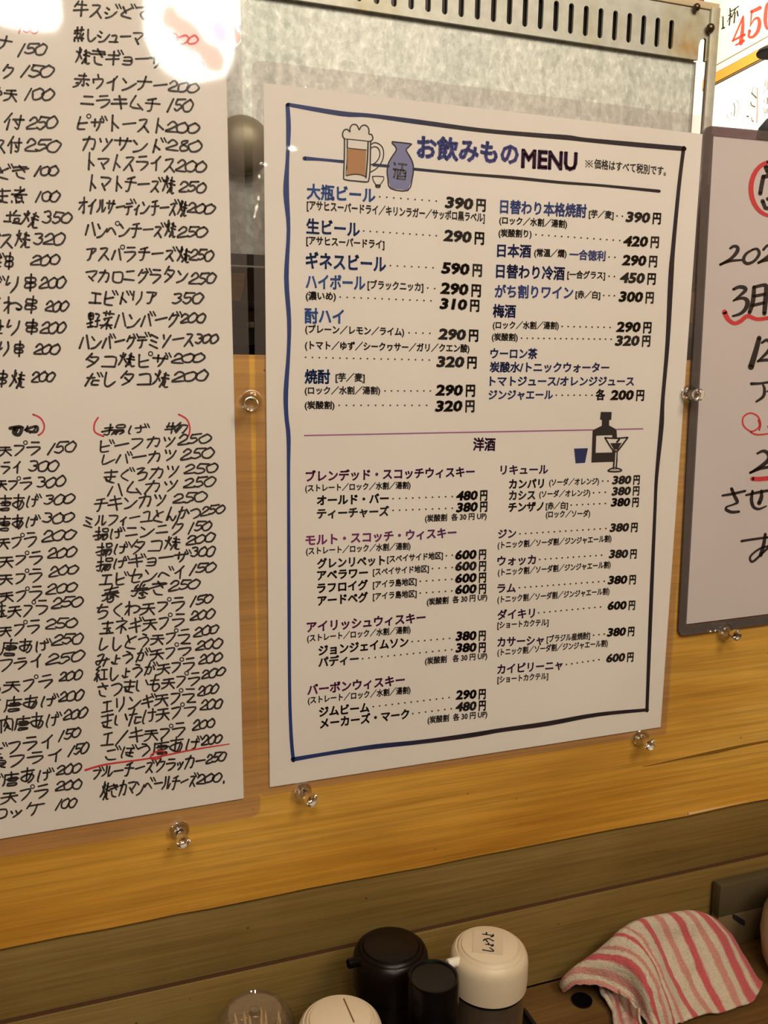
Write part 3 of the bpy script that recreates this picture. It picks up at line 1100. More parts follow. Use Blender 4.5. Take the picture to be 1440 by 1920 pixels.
def single(name, poly, y, material, parent):
    bm = bmesh.new()
    f_ = bm.faces.new([bm.verts.new((p[0], y, p[1])) for p in poly])
    me = bpy.data.meshes.new(name)
    bm.normal_update()
    if f_.normal.y > 0:
        bmesh.ops.reverse_faces(bm, faces=[f_])
    bm.to_mesh(me)
    bm.free()
    return link(name, me, material, parent)


# ---- the printed drinks menu in the middle
mn = empty('drinks_menu_sheet', (0.148, 0.0, 0.0))
tag(mn, 'laminated printed drinks menu headed お飲みものMENU, pinned in the middle of the board', 'menu')
mp = [P2(493.9, 155.3), P2(1317.5, 251.6), P2(1238.5, 1363.3), P2(505.9, 1475.9)]
paper = sheet(mp, 0.0, 0.0004, 'paper', M['paper'], mn)
mo = [P2(472, 111), P2(1337, 219), P2(1250, 1376.5), P2(487.5, 1493.5)]
single('pouch_back', rounded(mo, [.006, .006, .002, .004]), 0.0007, M['pouch'], mn)
single('laminate_film', rounded(mo, [.006, .006, .002, .004]), -0.0006, M['film'], mn)

blk, blu, prp, vio, ttl, mnu, rule, bord = (Flat() for _ in range(8))
K = blk
# border and rules
Bc = 9.0
pen(bord, [(540, 196), (640, 213), (692, 216.5), (780, 228), (900, 244), (1000, 253), (1065, 258), (1095.7, 262), (1180, 270), (1283, 279)],
    [7, 9.5, 7.5, 9, 8, 8.5, 9.5, 8, 9, 9])
pen(bord, [(1282, 277), (1273, 350), (1262, 466), (1258, 520), (1251.7, 643), (1243, 745), (1240, 800), (1231, 895), (1228, 960), (1222, 1100), (1218, 1200), (1213, 1333)],
    [7, 7, 8, 10, 8, 7, 9, 6.5, 6, 7, 7, 6])
pen(bord, [(1214, 1331), (1120, 1340), (1026, 1357), (940, 1369), (880, 1379), (790, 1391), (703, 1400), (620, 1412), (549, 1424)],
    [6, 7.5, 9, 8, 9, 8, 9, 7, 8])
pen(bord, [(550, 1426), (546, 1380), (543, 1290), (542, 1100), (541, 900), (541, 820), (537, 780), (536, 735), (541, 660), (542, 600), (537, 520), (541, 430), (536.5, 360), (539, 300), (541, 240), (539, 197)],
    [7, 6.5, 6, 6.5, 6, 8, 8, 9, 7, 8, 9, 7, 11, 7, 9, 7.5])
pen(bord, [(571, 297), (600, 299), (643, 303)], [8, 5.5, 5.5])
pen(bord, [(700, 309), (728, 311.5)], 5.5)
pen(bord, [(776, 317), (870, 326), (960, 333), (1050, 342), (1130, 348), (1236, 358.5)], [5.5, 5, 6, 5.5, 5, 6])
pen(rule, [(571, 816.6), (800, 812), (1112, 806)], 2.3, sub=1)
pen(rule, [(1157, 805), (1205, 804)], 2.3, sub=1)
# heading
px_text(ttl, 'お飲みもの', 781, 277, 973, 291, 40, .045)
px_text(mnu, 'MENU', 977, 297, 1083, 303.5, 42, .045)
px_text(K, '価格はすべて税別です。', 1114, 307.5, 1249, 322, 17, .024)
pen(K, [(1098, 301), (1111, 313)], 1.5, sub=1)
pen(K, [(1111, 301), (1098, 313)], 1.5, sub=1)
for q in ((1104.5, 301.5), (1104.5, 312.5), (1099, 307), (1110, 307)):
    px_dots(K, 1, *q, *q, r=1.4)


def yen(flat, s, x0, y0, x1, y1, h):
    """price figures in slanted bold, then the yen sign"""
    xs = x0 + (x1 - x0) * 0.70
    ys = y0 + (y1 - y0) * 0.70
    px_text(flat, s, x0, y0, xs, ys, h * 1.08, .050, .12)
    px_text(flat, '円', x0 + (x1 - x0) * 0.765, y0 + (y1 - y0) * 0.765 + 1, x1, y1 + 1, h, .044)


L = [  # left column: kind, text, x0, y0, x1, y1, size
 ('h', '大瓶ビール', 575, 360, 704, 368, 27), ('d', 9, 712, 369, 818, 377), ('y', '390', 834, 379, 911, 385, 23),
 ('s', '[アサヒスーパードライ/キリンラガー/サッポロ黒ラベル]', 575, 385, 909, 409, 17),
 ('h', '生ビール', 574, 425, 675, 432, 27), ('d', 12, 682, 433, 818, 442), ('y', '290', 831, 441, 908, 447, 23),
 ('s', '[アサヒスーパードライ]', 574, 451, 721, 459, 16),
 ('h', 'ギネスビール', 573, 489, 724, 497, 29), ('d', 7, 732, 498, 812, 502), ('y', '590', 827, 502, 904, 507, 23),
 ('h', 'ハイボール', 573, 529, 685, 532, 27), ('s', '[ブラックニッカ]', 689, 534, 794, 539, 16), ('d', 2, 802, 540, 815, 541), ('y', '290', 825, 540, 902, 545, 23),
 ('s', '(濃いめ)', 573, 555, 630, 556, 15), ('d', 14, 638, 557, 808, 564), ('y', '310', 824, 569, 899, 573, 22),
 ('h', '酎ハイ', 571, 593, 645, 595, 27),
 ('s', '(プレーン/レモン/ライム)', 572, 617, 758, 623, 15), ('d', 4, 767, 624, 806, 625), ('y', '290', 821, 626, 897, 629, 22),
 ('s', '(トマト/ゆず/シークヮサー/ガリ/クエン酸)', 571.5, 647.5, 880.5, 654, 15),
 ('d', 19, 573, 670, 805, 675), ('y', '320', 818, 678, 894, 679.5, 22),
 ('h', '焼酎', 571, 707, 619, 707.5, 25), ('s', '[芋/麦]', 629, 708, 684, 708.5, 15),
 ('s', '(ロック/水割/湯割)', 571, 732.6, 713, 732.6, 14), ('d', 8, 722, 733, 807, 733), ('y', '290', 816, 731.5, 891, 732, 22),
 ('s', '(炭酸割)', 571, 760, 627.5, 760.2, 14), ('d', 13, 636, 760, 800, 760), ('y', '320', 815.5, 761.7, 890, 761, 22),
 ('v', '洋酒', 887, 834, 929, 834.2, 23),
 ('p', 'ブレンデッド・スコッチウィスキー', 573, 894, 890, 885, 19),
 ('s', '(ストレート/ロック/水割/湯割)', 572, 916, 770, 910, 13),
 ('b', 'オールド・バー', 594, 939, 729, 935, 18), ('d', 10, 737, 935, 848, 931), ('y', '480', 855, 930, 914, 928, 19),
 ('b', 'ティーチャーズ', 594, 964, 729.5, 959, 18), ('d', 10, 737, 957, 848, 953), ('y', '380', 855, 952, 914, 949, 19),
 ('s', '(炭酸割  各 30 円 UP)', 796.6, 972.5, 912.6, 967.6, 12.5),
 ('p', 'モルト・スコッチ・ウィスキー', 572.7, 1014, 856, 999, 19),
 ('s', '(ストレート/ロック/水割/湯割)', 573.5, 1034, 770, 1024, 13),
 ('b', 'グレンリベット', 594.5, 1057.7, 722, 1051, 18), ('s', '[スペイサイド地区]', 725.7, 1049, 830.7, 1041.6, 13), ('d', 2, 837, 1042, 848, 1041), ('y', '600', 853, 1041, 911.7, 1038.7, 18.5),
 ('b', 'アベラワー', 594.5, 1080, 690, 1074, 18), ('s', '[スペイサイド地区]', 699, 1073, 804.4, 1066.4, 13), ('d', 4, 811, 1066, 848, 1064), ('y', '600', 853, 1062, 911.7, 1060.6, 18.5),
 ('b', 'ラフロイグ', 594.5, 1104, 690, 1097, 18), ('s', '[アイラ島地区]', 699, 1097, 781.4, 1090.3, 13), ('d', 6, 788, 1090, 847, 1086), ('y', '600', 853, 1084.8, 911.7, 1082, 18.5),
 ('b', 'アードベグ', 595.4, 1127.6, 690, 1120, 18), ('s', '[アイラ島地区]', 699, 1119, 781.4, 1113, 13), ('d', 6, 788, 1112, 847, 1108), ('y', '600', 853, 1105.8, 911.7, 1103, 18.5),
 ('s', '(炭酸割  各 30 円 UP)', 800, 1129, 913.8, 1119.8, 12.5),
 ('p', 'アイリッシュウィスキー', 575, 1177, 798, 1158, 19),
 ('s', '(ストレート/ロック/水割/湯割)', 575.6, 1197.6, 770, 1180.7, 13),
 ('b', 'ジョンジェイムソン', 596.9, 1221, 766, 1204, 18), ('d', 7, 773, 1203, 843, 1197), ('y', '380', 854, 1193, 911, 1191, 18.5),
 ('b', 'パディー', 596.9, 1242.8, 672.7, 1235.5, 18), ('d', 15, 680, 1235, 847, 1218), ('y', '380', 854, 1215, 911, 1213, 18.5),
 ('s', '(炭酸割   各 30 円 UP)', 796.6, 1240, 913.8, 1229.7, 12.5),
 ('p', 'バーボンウィスキー', 576, 1295, 759, 1275, 19),
 ('s', '(ストレート/ロック/水割/湯割)', 577, 1314, 770, 1293.8, 13),
 ('b', 'ジムビーム', 598, 1336, 693, 1326.8, 18), ('d', 13, 700, 1325, 842, 1308), ('y', '290', 854, 1303.4, 911, 1300.5, 18.5),
 ('b', 'メーカーズ・マーク', 599.8, 1358, 767.4, 1339, 18), ('d', 7, 774, 1338, 846, 1329), ('y', '480', 854, 1326, 911, 1322, 18.5),
 ('s', '(炭酸割  各 30 円 UP)', 801.5, 1350.7, 913.8, 1339, 12.5),
 # right column
 ('h', '日替わり本格焼酎', 937.6, 388, 1100, 397, 24), ('s', '[芋/麦]', 1104, 401, 1150.8, 404, 14), ('d', 2, 1157, 405, 1167, 405.5), ('y', '390', 1173, 406.4, 1239.5, 409.5, 21),
 ('s', '(ロック/水割/湯割)', 936, 413, 1063.6, 420.8, 14),
 ('s', '(炭酸割り)', 934.6, 437, 997, 439, 14), ('d', 14, 1005, 440, 1162, 451), ('y', '420', 1168.5, 452, 1235.8, 453.8, 21),
 ('h', '日本酒', 932, 470.6, 996, 472, 23), ('s', '(常温/燗)', 1001.5, 474, 1062.7, 476, 14), ('h', '一合徳利', 1067.6, 477.7, 1135.5, 481, 18), ('d', 2, 1142, 482, 1153, 482.5), ('y', '290', 1166, 487.5, 1232.4, 490, 21),
 ('h', '日替わり冷酒', 930, 509, 1059, 514, 24), ('s', '[一合グラス]', 1063.6, 515, 1134.9, 517, 14), ('d', 2, 1142, 518, 1152, 518.5), ('y', '450', 1162.4, 520.5, 1229.7, 522.6, 21),
 ('h', 'がち割りワイン', 927.5, 547, 1075, 550, 23), ('s', '[赤/白]', 1079, 552, 1125.7, 554, 13.5), ('d', 3, 1132, 554, 1152, 554.5), ('y', '300', 1160, 556, 1226, 557.8, 21),
 ('h', '梅酒', 923.9, 583.8, 967.3, 584.7, 23),
 ('s', '(ロック/水割/湯割)', 923.9, 609.8, 1048, 611, 13.5), ('d', 9, 1054, 612, 1144, 614), ('y', '290', 1155, 612.8, 1221.7, 613.8, 20.5),
 ('s', '(炭酸割)', 922, 632, 971, 633, 13.5), ('d', 17, 978, 634, 1146, 636), ('y', '320', 1153, 638.8, 1219.6, 639, 20.5),
 ('h', 'ウーロン茶', 919.4, 663.5, 1007.7, 664, 18.5),
 ('h', '炭酸水/トニックウォーター', 918, 689, 1142.4, 690, 18),
 ('h', 'トマトジュース/オレンジジュース', 918, 715.4, 1189, 715.6, 17.5),
 ('h', 'ジンジャエール', 915.9, 741, 1036.9, 740.8, 17.5), ('d', 7, 1043, 741, 1110, 741), ('b', '各', 1116.7, 741, 1135, 740.8, 19), ('y', '200', 1144, 740.8, 1208, 740.8, 20),
 ('q', 'リキュール', 938.3, 882, 1028, 880.7, 17.5),
 ('b', 'カンパリ', 954.3, 908.4, 1020, 907, 17.5), ('s', '(ソーダ/オレンジ)', 1029.6, 905, 1123.4, 902.6, 12.5), ('d', 2, 1130, 902, 1140, 902), ('y', '380', 1147.6, 900.5, 1199.8, 899, 17),
 ('b', 'カシス', 954.3, 929.7, 1004, 928.8, 17.5), ('s', '(ソーダ/オレンジ)', 1011, 927, 1106.8, 924.4, 12.5), ('d', 3, 1113, 924, 1135, 923), ('y', '380', 1146.8, 921.5, 1199, 919.5, 17),
 ('b', 'チンザノ', 953, 952, 1019.4, 950, 17.5), ('s', '[赤/白]', 1023.4, 949, 1065, 947.8, 12.5), ('d', 7, 1071, 947, 1135, 944), ('y', '380', 1145.3, 942, 1197.8, 941, 17),
 ('s', '(ロック/ソーダ)', 1023.4, 965, 1106.8, 963, 12.5),
 ('q', 'ジン', 934, 1002, 968, 1000.8, 17), ('d', 16, 975, 1001, 1136, 991), ('y', '380', 1143, 989.7, 1195.7, 988, 17),
 ('s', '(トニック割/ソーダ割/ジンジャエール割)', 933, 1022.7, 1146.8, 1010, 12.5),
 ('q', 'ウォッカ', 932.5, 1052.7, 1005, 1049.8, 17.5), ('d', 12, 1012, 1049, 1128, 1041), ('y', '380', 1141.5, 1039, 1194, 1037.8, 17),
 ('s', '(トニック割/ソーダ割/ジンジャエール割)', 933.4, 1073.7, 1145.3, 1059, 12.5),
 ('q', 'ラム', 932.5, 1104, 967.5, 1102.9, 17), ('d', 16, 974, 1102, 1133, 1090), ('y', '380', 1139.5, 1088, 1192.5, 1086, 17),
 ('s', '(トニック割/ソーダ割/ジンジャエール割)', 932.5, 1124.7, 1143, 1108.7, 12.5),
 ('q', 'ダイキリ', 932.5, 1153.9, 1003, 1150, 17.5), ('d', 12, 1010, 1149, 1126, 1138), ('y', '600', 1138.9, 1136, 1191, 1134, 17),
 ('s', '[ショートカクテル]', 932.5, 1172.8, 1028.7, 1167, 12.5),
 ('q', 'カサーシャ', 932.5, 1204.9, 1020, 1200.5, 17.5), ('s', '[ブラジル産焼酎]', 1025, 1199, 1106.5, 1191.8, 12.5), ('d', 3, 1113, 1191, 1133, 1189), ('y', '380', 1138, 1186, 1189.6, 1183, 17),
 ('s', '(トニック割/ソーダ割/ジンジャエール割)', 932.5, 1223.8, 1140, 1206, 12.5),
 ('q', 'カイピリーニャ', 932.5, 1256, 1055, 1247, 17.5), ('d', 7, 1062, 1246, 1123, 1237), ('y', '600', 1136.5, 1234.6, 1188, 1231, 17),
 ('s', '[ショートカクテル]', 932.5, 1274.9, 1028, 1267.6, 12.5),
]
for it in L:
    k = it[0]
    if k == 'd':
        px_dots(blk, *it[1:])
    elif k == 'y':
        yen(blk, *it[1:])
    elif k == 'h':
        px_text(blu, *it[1:], bold=.036)
    elif k == 'b':
        px_text(blk, *it[1:], bold=.042)
    elif k == 's':
        px_text(blk, it[1].replace('/', '／'), *it[2:], bold=.036)
    elif k == 'p':
        px_text(prp, *it[1:], bold=.038)
    elif k in 'vq':
        px_text(vio, *it[1:], bold=.034)
blk.build('black_lettering', M['ink_black'], paper)
blu.build('blue_lettering', M['ink_blue'], paper)
prp.build('purple_lettering', M['ink_purple'], paper)
vio.build('violet_lettering', M['ink_violet'], paper)
ttl.build('blue_title', M['ink_title'], paper)
mnu.build('purple_title', M['ink_menu'], paper)
rule.build('mauve_rule', M['ink_rule'], paper)
bord.build('ruled_border', M['ink_border'], paper)

# drawings: beer mug, cup and flask (crop coordinates, 8 px per picture pixel)
T8 = lambda o: (lambda x, y: pt(620 + x / 8.0, 210 + y / 8.0, o))
Y1, Y2, Y3, Y4 = -0.00008, -0.00014, -0.00020, -0.00026
f = Flat()
foam = [(205, 400), (180, 360), (185, 300), (215, 265), (255, 262), (290, 300), (290, 240), (320, 195), (360, 185), (400, 205), (430, 270), (450, 225), (500, 195), (550, 215), (575, 270), (575, 330), (610, 335), (632, 380), (625, 420), (590, 440)]
f.poly([T8(Y1)(x, y) for x, y in [(205, 400)] + foam[1:] + [(580, 1040), (215, 1020), (195, 960)]])
f.poly([T8(Y3)(x, y) for x, y in [(237, 425), (255, 425), (240, 950), (222, 950)]])
f.build('mug_paper_white', M['print_white'], paper)
f = Flat()
f.poly([T8(Y2)(x, y) for x, y in [(255, 555), (535, 565), (520, 965), (430, 945), (340, 938), (245, 950)]])
f.build('beer_drawing', M['beer'], paper)
f = Flat()
fl = [(925, 445), (1195, 475), (1195, 500), (1140, 555), (1140, 590), (1195, 680), (1235, 780), (1240, 880), (1225, 990), (1160, 1175), (900, 1145), (860, 1000), (848, 880), (870, 760), (930, 655), (985, 570), (965, 510), (925, 470)]
f.poly([T8(Y1)(x, y) for x, y in fl])
f.build('flask_drawing', M['flask_blue'], paper)
f = Flat()
t8 = T8(Y3)
pen(f, fl + [fl[0]], 19, to3=t8, sub=3)
pen(f, foam, 19, to3=t8, sub=3)
pen(f, [(205, 402), (400, 420), (590, 442)], 14, to3=t8, sub=2)
pen(f, [(208, 400), (205, 700), (195, 960), (215, 1015), (380, 1035), (540, 1050), (572, 1020), (588, 900), (595, 700), (600, 440)], 20, to3=t8, sub=2)
pen(f, [(250, 420), (245, 700), (232, 950)], 20, to3=t8, sub=2)
pen(f, [(562, 445), (552, 700), (530, 985)], 22, to3=t8, sub=2)
pen(f, [(255, 540), (390, 555), (535, 570)], 14, to3=t8, sub=2)
pen(f, [(238, 955), (340, 935), (440, 940), (535, 975)], 16, to3=t8, sub=3)
pen(f, [(600, 490), (650, 460), (710, 470), (770, 520), (795, 600), (785, 700), (740, 790), (670, 860), (590, 905)], 16, to3=t8, sub=3)
pen(f, [(600, 545), (650, 520), (705, 535), (735, 590), (735, 660), (700, 730), (650, 775), (595, 790)], 16, to3=t8, sub=3)
cup = [(628, 965), (795, 970), (780, 1040), (745, 1085), (740, 1130), (680, 1130), (675, 1085), (640, 1030)]
pen(f, cup + [cup[0]], 14, to3=t8, sub=2)
pen(f, [(675, 1090), (745, 1090)], 12, to3=t8, sub=1)
pen(f, [(680, 1110), (742, 1110)], 22, to3=t8, sub=1)
f.build('black_outlines', M['ink_black'], paper)
f = Flat()
for st in ([(955, 760), (970, 790)], [(945, 850), (965, 870)], [(985, 850), (950, 980)], [(1020, 775), (1140, 790)], [(1080, 780), (1070, 850)],
           [(1010, 870), (1000, 1000)], [(1010, 865), (1130, 880), (1120, 1010), (1000, 995)], [(1050, 870), (1040, 930)], [(1090, 870), (1095, 920), (1120, 920)], [(1010, 960), (1120, 965)]):
    pen(f, st, 26, to3=T8(Y4), sub=1)
f.build('flask_letter', M['print_grey'], paper)

# drawings: bottle, tumbler and cocktail glass (7.2 px per picture pixel)
T7 = lambda o: (lambda x, y: pt(1040 + x / 7.2, 740 + y / 7.2, o))
f = Flat()
f.poly([T7(Y1)(x, y) for x, y in [(622, 232), (770, 234), (765, 340), (738, 345), (735, 415), (835, 470), (850, 690), (850, 905), (495, 917), (512, 480), (635, 420), (638, 345), (612, 335)]])
f.poly([T7(Y1)(x, y) for x, y in [(800, 700), (850, 700), (850, 905), (790, 905)]])
pen(f, [(825, 740), (818, 900), (812, 995)], 58, to3=T7(Y2), sub=2)
pen(f, [(720, 1025), (760, 1000), (810, 990), (870, 1000), (905, 1022), (860, 1038), (780, 1040), (728, 1034)], 20, to3=T7(Y3), sub=3)
pen(f, [(680, 582), (835, 590), (985, 578)], 22, to3=T7(Y4), sub=2)
pen(f, [(682, 585), (770, 730), (830, 770)], 22, to3=T7(Y4), sub=2)
pen(f, [(985, 582), (905, 690), (850, 760)], 22, to3=T7(Y4), sub=2)
f.poly([T7(Y4)(x, y) for x, y in [(750, 655), (905, 650), (850, 745), (800, 742)]])
pen(f, [(840, 640), (860, 620), (872, 600)], 26, to3=T7(Y4), sub=2)
f.build('bottle_drawing', M['ink_black'], paper)
f = Flat()
f.poly([T7(Y2)(x, y) for x, y in [(562, 555), (775, 548), (775, 780), (553, 785)]])
f.poly([T7(Y3)(x, y) for x, y in [(690, 590), (978, 585), (905, 690), (845, 750), (800, 745), (770, 730)]])
pen(f, [(829, 745), (822, 880), (812, 1000)], 14, to3=T7(Y3), sub=2)
pen(f, [(770, 1018), (850, 1018)], 14, to3=T7(Y4), sub=1)
f.build('bottle_paper_white', M['print_white'], paper)
f = Flat()
f.poly([T7(Y1)(x, y) for x, y in [(262, 728), (450, 722), (410, 920), (282, 928)]])
f.build('tumbler_drawing', M['cup_blue'], paper)

# ---- handwritten price sheet at left
ls = empty('handwritten_price_sheet', (-0.15, 0.0, 0.0))
tag(ls, 'laminated white sheet of handwritten food prices in black marker, at left of the board', 'price list')
a1, a2 = P2(424.5, 150), P2(457, 1497)
dxl, dzl = (a1[0] - a2[0]), (a1[1] - a2[1])
top = (a2[0] + dxl * 1.16, a2[1] + dzl * 1.16)
b2 = P2(0, 1573)
k_ = 1.9
botl = (a2[0] + (b2[0] - a2[0]) * k_, a2[1] + (b2[1] - a2[1]) * k_)
topl = (botl[0] + (top[0] - a2[0]), botl[1] + (top[1] - a2[1]))
lpap = sheet([topl, top, a2, botl], 0.0, 0.0004, 'paper', M['paper'], ls)
o1, o2 = P2(455, 160), P2(489, 1531)
odx, odz = o1[0] - o2[0], o1[1] - o2[1]
otop = (o2[0] + odx * 1.18, o2[1] + odz * 1.18)
ob = P2(0, 1609)
obl = (o2[0] + (ob[0] - o2[0]) * 2.0, o2[1] + (ob[1] - o2[1]) * 2.0)
otl = (obl[0] + (otop[0] - o2[0]), obl[1] + (otop[1] - o2[1]))
lo = rounded([otl, otop, o2, obl], [.006, .006, .008, .006])
single('pouch_back', lo, 0.0009, M['pouch'], ls)
single('laminate_film', lo, -0.0009, film('laminate_film_left', 1.7, 0.0, (1, 1, 1), 0.14, 3.0, 7.0, 0.045), ls)

hb, hr = Flat(), Flat()
W_ = [
 ('牛スジどて', 137, 17, 282, 24, 29), ('蒸しシューマイ', 137, 64, 292, 71, 26), ('200', 318, 72, 372, 75, 24), ('炊きギョーザ', 140, 103, 309, 113, 30), ('300', 332, 120, 381, 123, 25),
 ('赤ウインナー', 139, 150, 314, 160, 28), ('200', 318, 160, 373, 165, 26), ('ニラキムチ', 149, 187, 300, 195, 26), ('150', 311, 196, 363, 198, 28),
 ('ピザトースト', 141, 229, 311, 235, 29), ('200', 314, 237, 374, 240, 26), ('カツサンド', 151, 267, 309, 272, 28), ('280', 314, 272, 379, 275, 27),
 ('トマトスライス', 156, 303, 330, 307, 29), ('200', 332, 310, 387, 313, 26), ('トマトチーズ炊', 160, 342, 328, 347, 30), ('250', 338, 350, 387, 351, 25),
 ('オイルサーディンチーズ炊', 146, 385, 351, 390, 29), ('200', 353, 389, 403, 392, 25),
 ('ハンペンチーズ炊', 158, 430, 330, 430, 30), ('250', 335, 434, 389, 434, 26), ('アスパラチーズ炊', 158, 474, 356, 477, 28), ('250', 358, 477, 400, 479, 26),
 ('マカロニグラタン', 158, 517, 354, 516, 27), ('250', 358, 522, 405, 522, 27), ('エビドリア', 165, 557, 297, 557, 26), ('350', 326, 559, 382, 559, 26),
 ('野菜ハンバーグ', 163, 601, 338, 597, 30), ('200', 340, 597, 386, 595, 23), ('ハンバーグデミソース', 147, 642, 366, 635, 29), ('300', 368, 635, 410, 635, 24),
 ('タコ炊ピザ', 156, 676, 318, 674, 27), ('200', 325, 671, 384, 671, 24), ('だしタコ炊', 158, 711, 318, 709, 28), ('200', 326, 706, 391, 704, 25),
 ('揚げ 物', 190, 805, 352, 803, 19),
 ('ビーフカツ', 182, 837, 332, 825, 24), ('250', 335, 825, 396, 821, 24), ('レバーカツ', 187, 862, 333, 851, 24), ('250', 342, 852, 402, 848, 24),
 ('まぐろカツ', 191, 892, 338, 882, 27), ('250', 347, 880, 410, 876, 23), ('ハムカツ', 198, 920, 338, 907, 25), ('250', 347, 906, 405, 902, 24),
 ('チキンカツ', 174, 946, 314, 935, 28), ('250', 326, 935, 388, 931, 23), ('ミルフィーユとんかつ', 155, 978, 377, 960, 24), ('250', 379, 958, 422, 953, 22),
 ('揚げニンニク', 174, 1002, 347, 990, 25), ('150', 351, 990, 398, 984, 24), ('揚げタコ炊', 179, 1031, 338, 1017, 26), ('200', 352, 1012, 403, 1007, 22),
 ('揚げギョーザ', 179, 1059, 356, 1041, 26), ('300', 360, 1036, 404, 1033, 23), ('エビセンベイ', 184, 1087, 351, 1071, 26), ('150', 353, 1068, 405, 1062, 24),
 ('春 巻き', 191, 1115, 314, 1101, 27), ('250', 319, 1099, 375, 1092, 22), ('ちくわ天プラ', 177, 1147, 349, 1130, 27), ('150', 354, 1128, 400, 1121, 22),
 ('玉ネギ天プラ', 187, 1178, 349, 1160, 28), ('200', 358, 1155, 403, 1149, 22), ('ししとう天プラ', 182, 1209, 358, 1190, 27), ('200', 366, 1185, 410, 1178, 22),
 ('みょうが天プラ', 179, 1238, 361, 1216, 27), ('200', 370, 1211, 417, 1204, 23), ('紅しょうが天プラ', 177, 1265, 368, 1244, 27), ('200', 375, 1236, 417, 1230, 22),
 ('さつまいも天プラ', 180, 1294, 377, 1270, 28), ('200', 380, 1265, 422, 1258, 22), ('エリンギ天プラ', 187, 1325, 368, 1301, 28), ('200', 373, 1296, 410, 1290, 22),
 ('まいたけ天プラ', 187, 1354, 371, 1327, 29), ('200', 378, 1323, 417, 1317, 23), ('エノキ天プラ', 187, 1387, 351, 1366, 29), ('200', 363, 1360, 403, 1354, 22),
 ('ごぼう唐あげ', 194, 1414, 377, 1391, 28), ('200', 380, 1389, 417, 1383, 23),
 ('ブルーチーズクラッカー', 172, 1451, 385, 1424, 26), ('250', 388, 1423, 424, 1417, 23), ('炊きカマンベールチーズ', 189, 1483, 370, 1460, 29), ('200.', 371, 1461, 431, 1456, 22),
 # column cut by the picture edge
 ('ツナ', -34, 78, 23, 82, 28), ('150', 31, 92, 88, 92, 28), ('ニンニク', -70, 132, 27, 134, 26), ('150', 36, 132, 101, 134, 28),
 ('ごぼう天', -70, 170, 33, 174, 30), ('100', 43, 175, 102, 177, 27), ('焼付', -34, 228, 47, 229, 30), ('250', 54, 231, 108, 229, 29),
 ('ソース付', -70, 272, 42, 273, 30), ('250', 49, 271, 114, 273, 29), ('うどき', -40, 319, 54, 323, 28), ('100', 62, 319, 110, 321, 25),
 ('うま煮', -45, 366, 52, 366, 30), ('100', 64, 368, 113, 368, 25), ('さば塩炊', -60, 406, 73, 411, 28), ('350', 82, 406, 135, 410, 28),
 ('レバス炊', -60, 446, 56, 450, 30), ('320', 66, 448, 122, 448, 28), ('つぼ串', -40, 489, 28, 489, 30), ('200', 61, 487, 113, 487, 24),
 ('にぎり串', -60, 531, 73, 531, 30), ('200', 76, 530, 124, 529, 26), ('つくね串', -60, 574, 75, 571, 30), ('200', 87, 574, 129, 574, 26),
 ('とせり串', -60, 612, 76, 614, 30), ('200', 79, 614, 124, 614, 28), ('あまり串', -60, 654, 49, 654, 28), ('200', 66, 654, 113, 654, 25),
 ('つぼ串炊', -70, 710, 47, 710, 30), ('200', 61, 706, 103, 706, 24), ('すり', 17, 806, 72, 804, 15),
 ('なす天プラ', -60, 846, 78, 840, 26), ('150', 87, 841, 143, 837, 26), ('アジフライ', -60, 880, 42, 875, 22), ('300', 56, 875, 110, 872, 25),
 ('えび天プラ', -60, 910, 62, 905, 24), ('300', 71, 905, 124, 901, 25), ('さば唐あげ', -60, 945, 75, 939, 26), ('300', 85, 938, 140, 934, 23),
 ('いか唐あげ', -60, 984, 73, 977, 26), ('300', 83, 972, 139, 969, 24), ('なす天プラ', -60, 1022, 71, 1010, 27), ('200', 81, 1005, 143, 1000, 24),
 ('いか天プラ', -60, 1056, 82, 1044, 26), ('200', 91, 1038, 144, 1033, 24), ('きす天プラ', -60, 1090, 82, 1077, 27), ('200', 94, 1071, 147, 1066, 24),
 ('うど天プラ', -60, 1121, 83, 1110, 27), ('200', 90, 1106, 145, 1099, 24), ('みつ玉天プラ', -64, 1152, 92, 1137, 28), ('250', 99, 1132, 156, 1127, 25),
 ('ほや天プラ', -60, 1188, 78, 1173, 27), ('250', 88, 1170, 145, 1166, 25), ('たこ唐あげ', -60, 1222, 94, 1207, 27), ('250', 101, 1201, 157, 1195, 26),
 ('かきフライ', -60, 1254, 83, 1237, 24), ('250', 90, 1237, 159, 1228, 25), ('とろ天プラ', -60, 1294, 104, 1275, 27), ('200', 113, 1270, 154, 1263, 23),
 ('にく唐あげ', -60, 1330, 108, 1310, 27), ('200', 113, 1308, 157, 1301, 25), ('ひき肉唐あげ', -60, 1366, 113, 1346, 27), ('200', 121, 1341, 164, 1334, 25),
 ('エビフライ', -50, 1410, 104, 1387, 24), ('150', 108, 1382, 152, 1372, 24), ('小魚フライ', -60, 1434, 123, 1414, 26), ('150', 128, 1409, 167, 1400, 24),
 ('うど唐あげ', -60, 1469, 99, 1449, 27), ('200', 108, 1445, 153, 1438, 24), ('まめ天プラ', -60, 1503, 95, 1480, 26), ('200', 107, 1474, 154, 1468, 22),
 ('コロッケ', -60, 1533, 83, 1514, 22), ('100', 103, 1507, 145, 1503, 24),
]
for s, x0, y0, x1, y1, h in W_:
    hand(hb, s, x0, y0, x1, y1, h, 3.6 if y0 > 780 else 4.0)
pen(hb, [(19, 803), (40, 801), (36, 815), (26, 812), (27, 803)], 7)
pen(hb, [(47, 806), (60, 801), (70, 800), (68, 810), (50, 808)], 5)
hb.build('black_handwriting', M['ink_pen'], lpap)
pen(hr, [(184, 783), (177, 795), (178, 810), (194, 818)], 3.2)
pen(hr, [(335, 777), (350, 786), (356, 802), (354, 817)], 3.2)
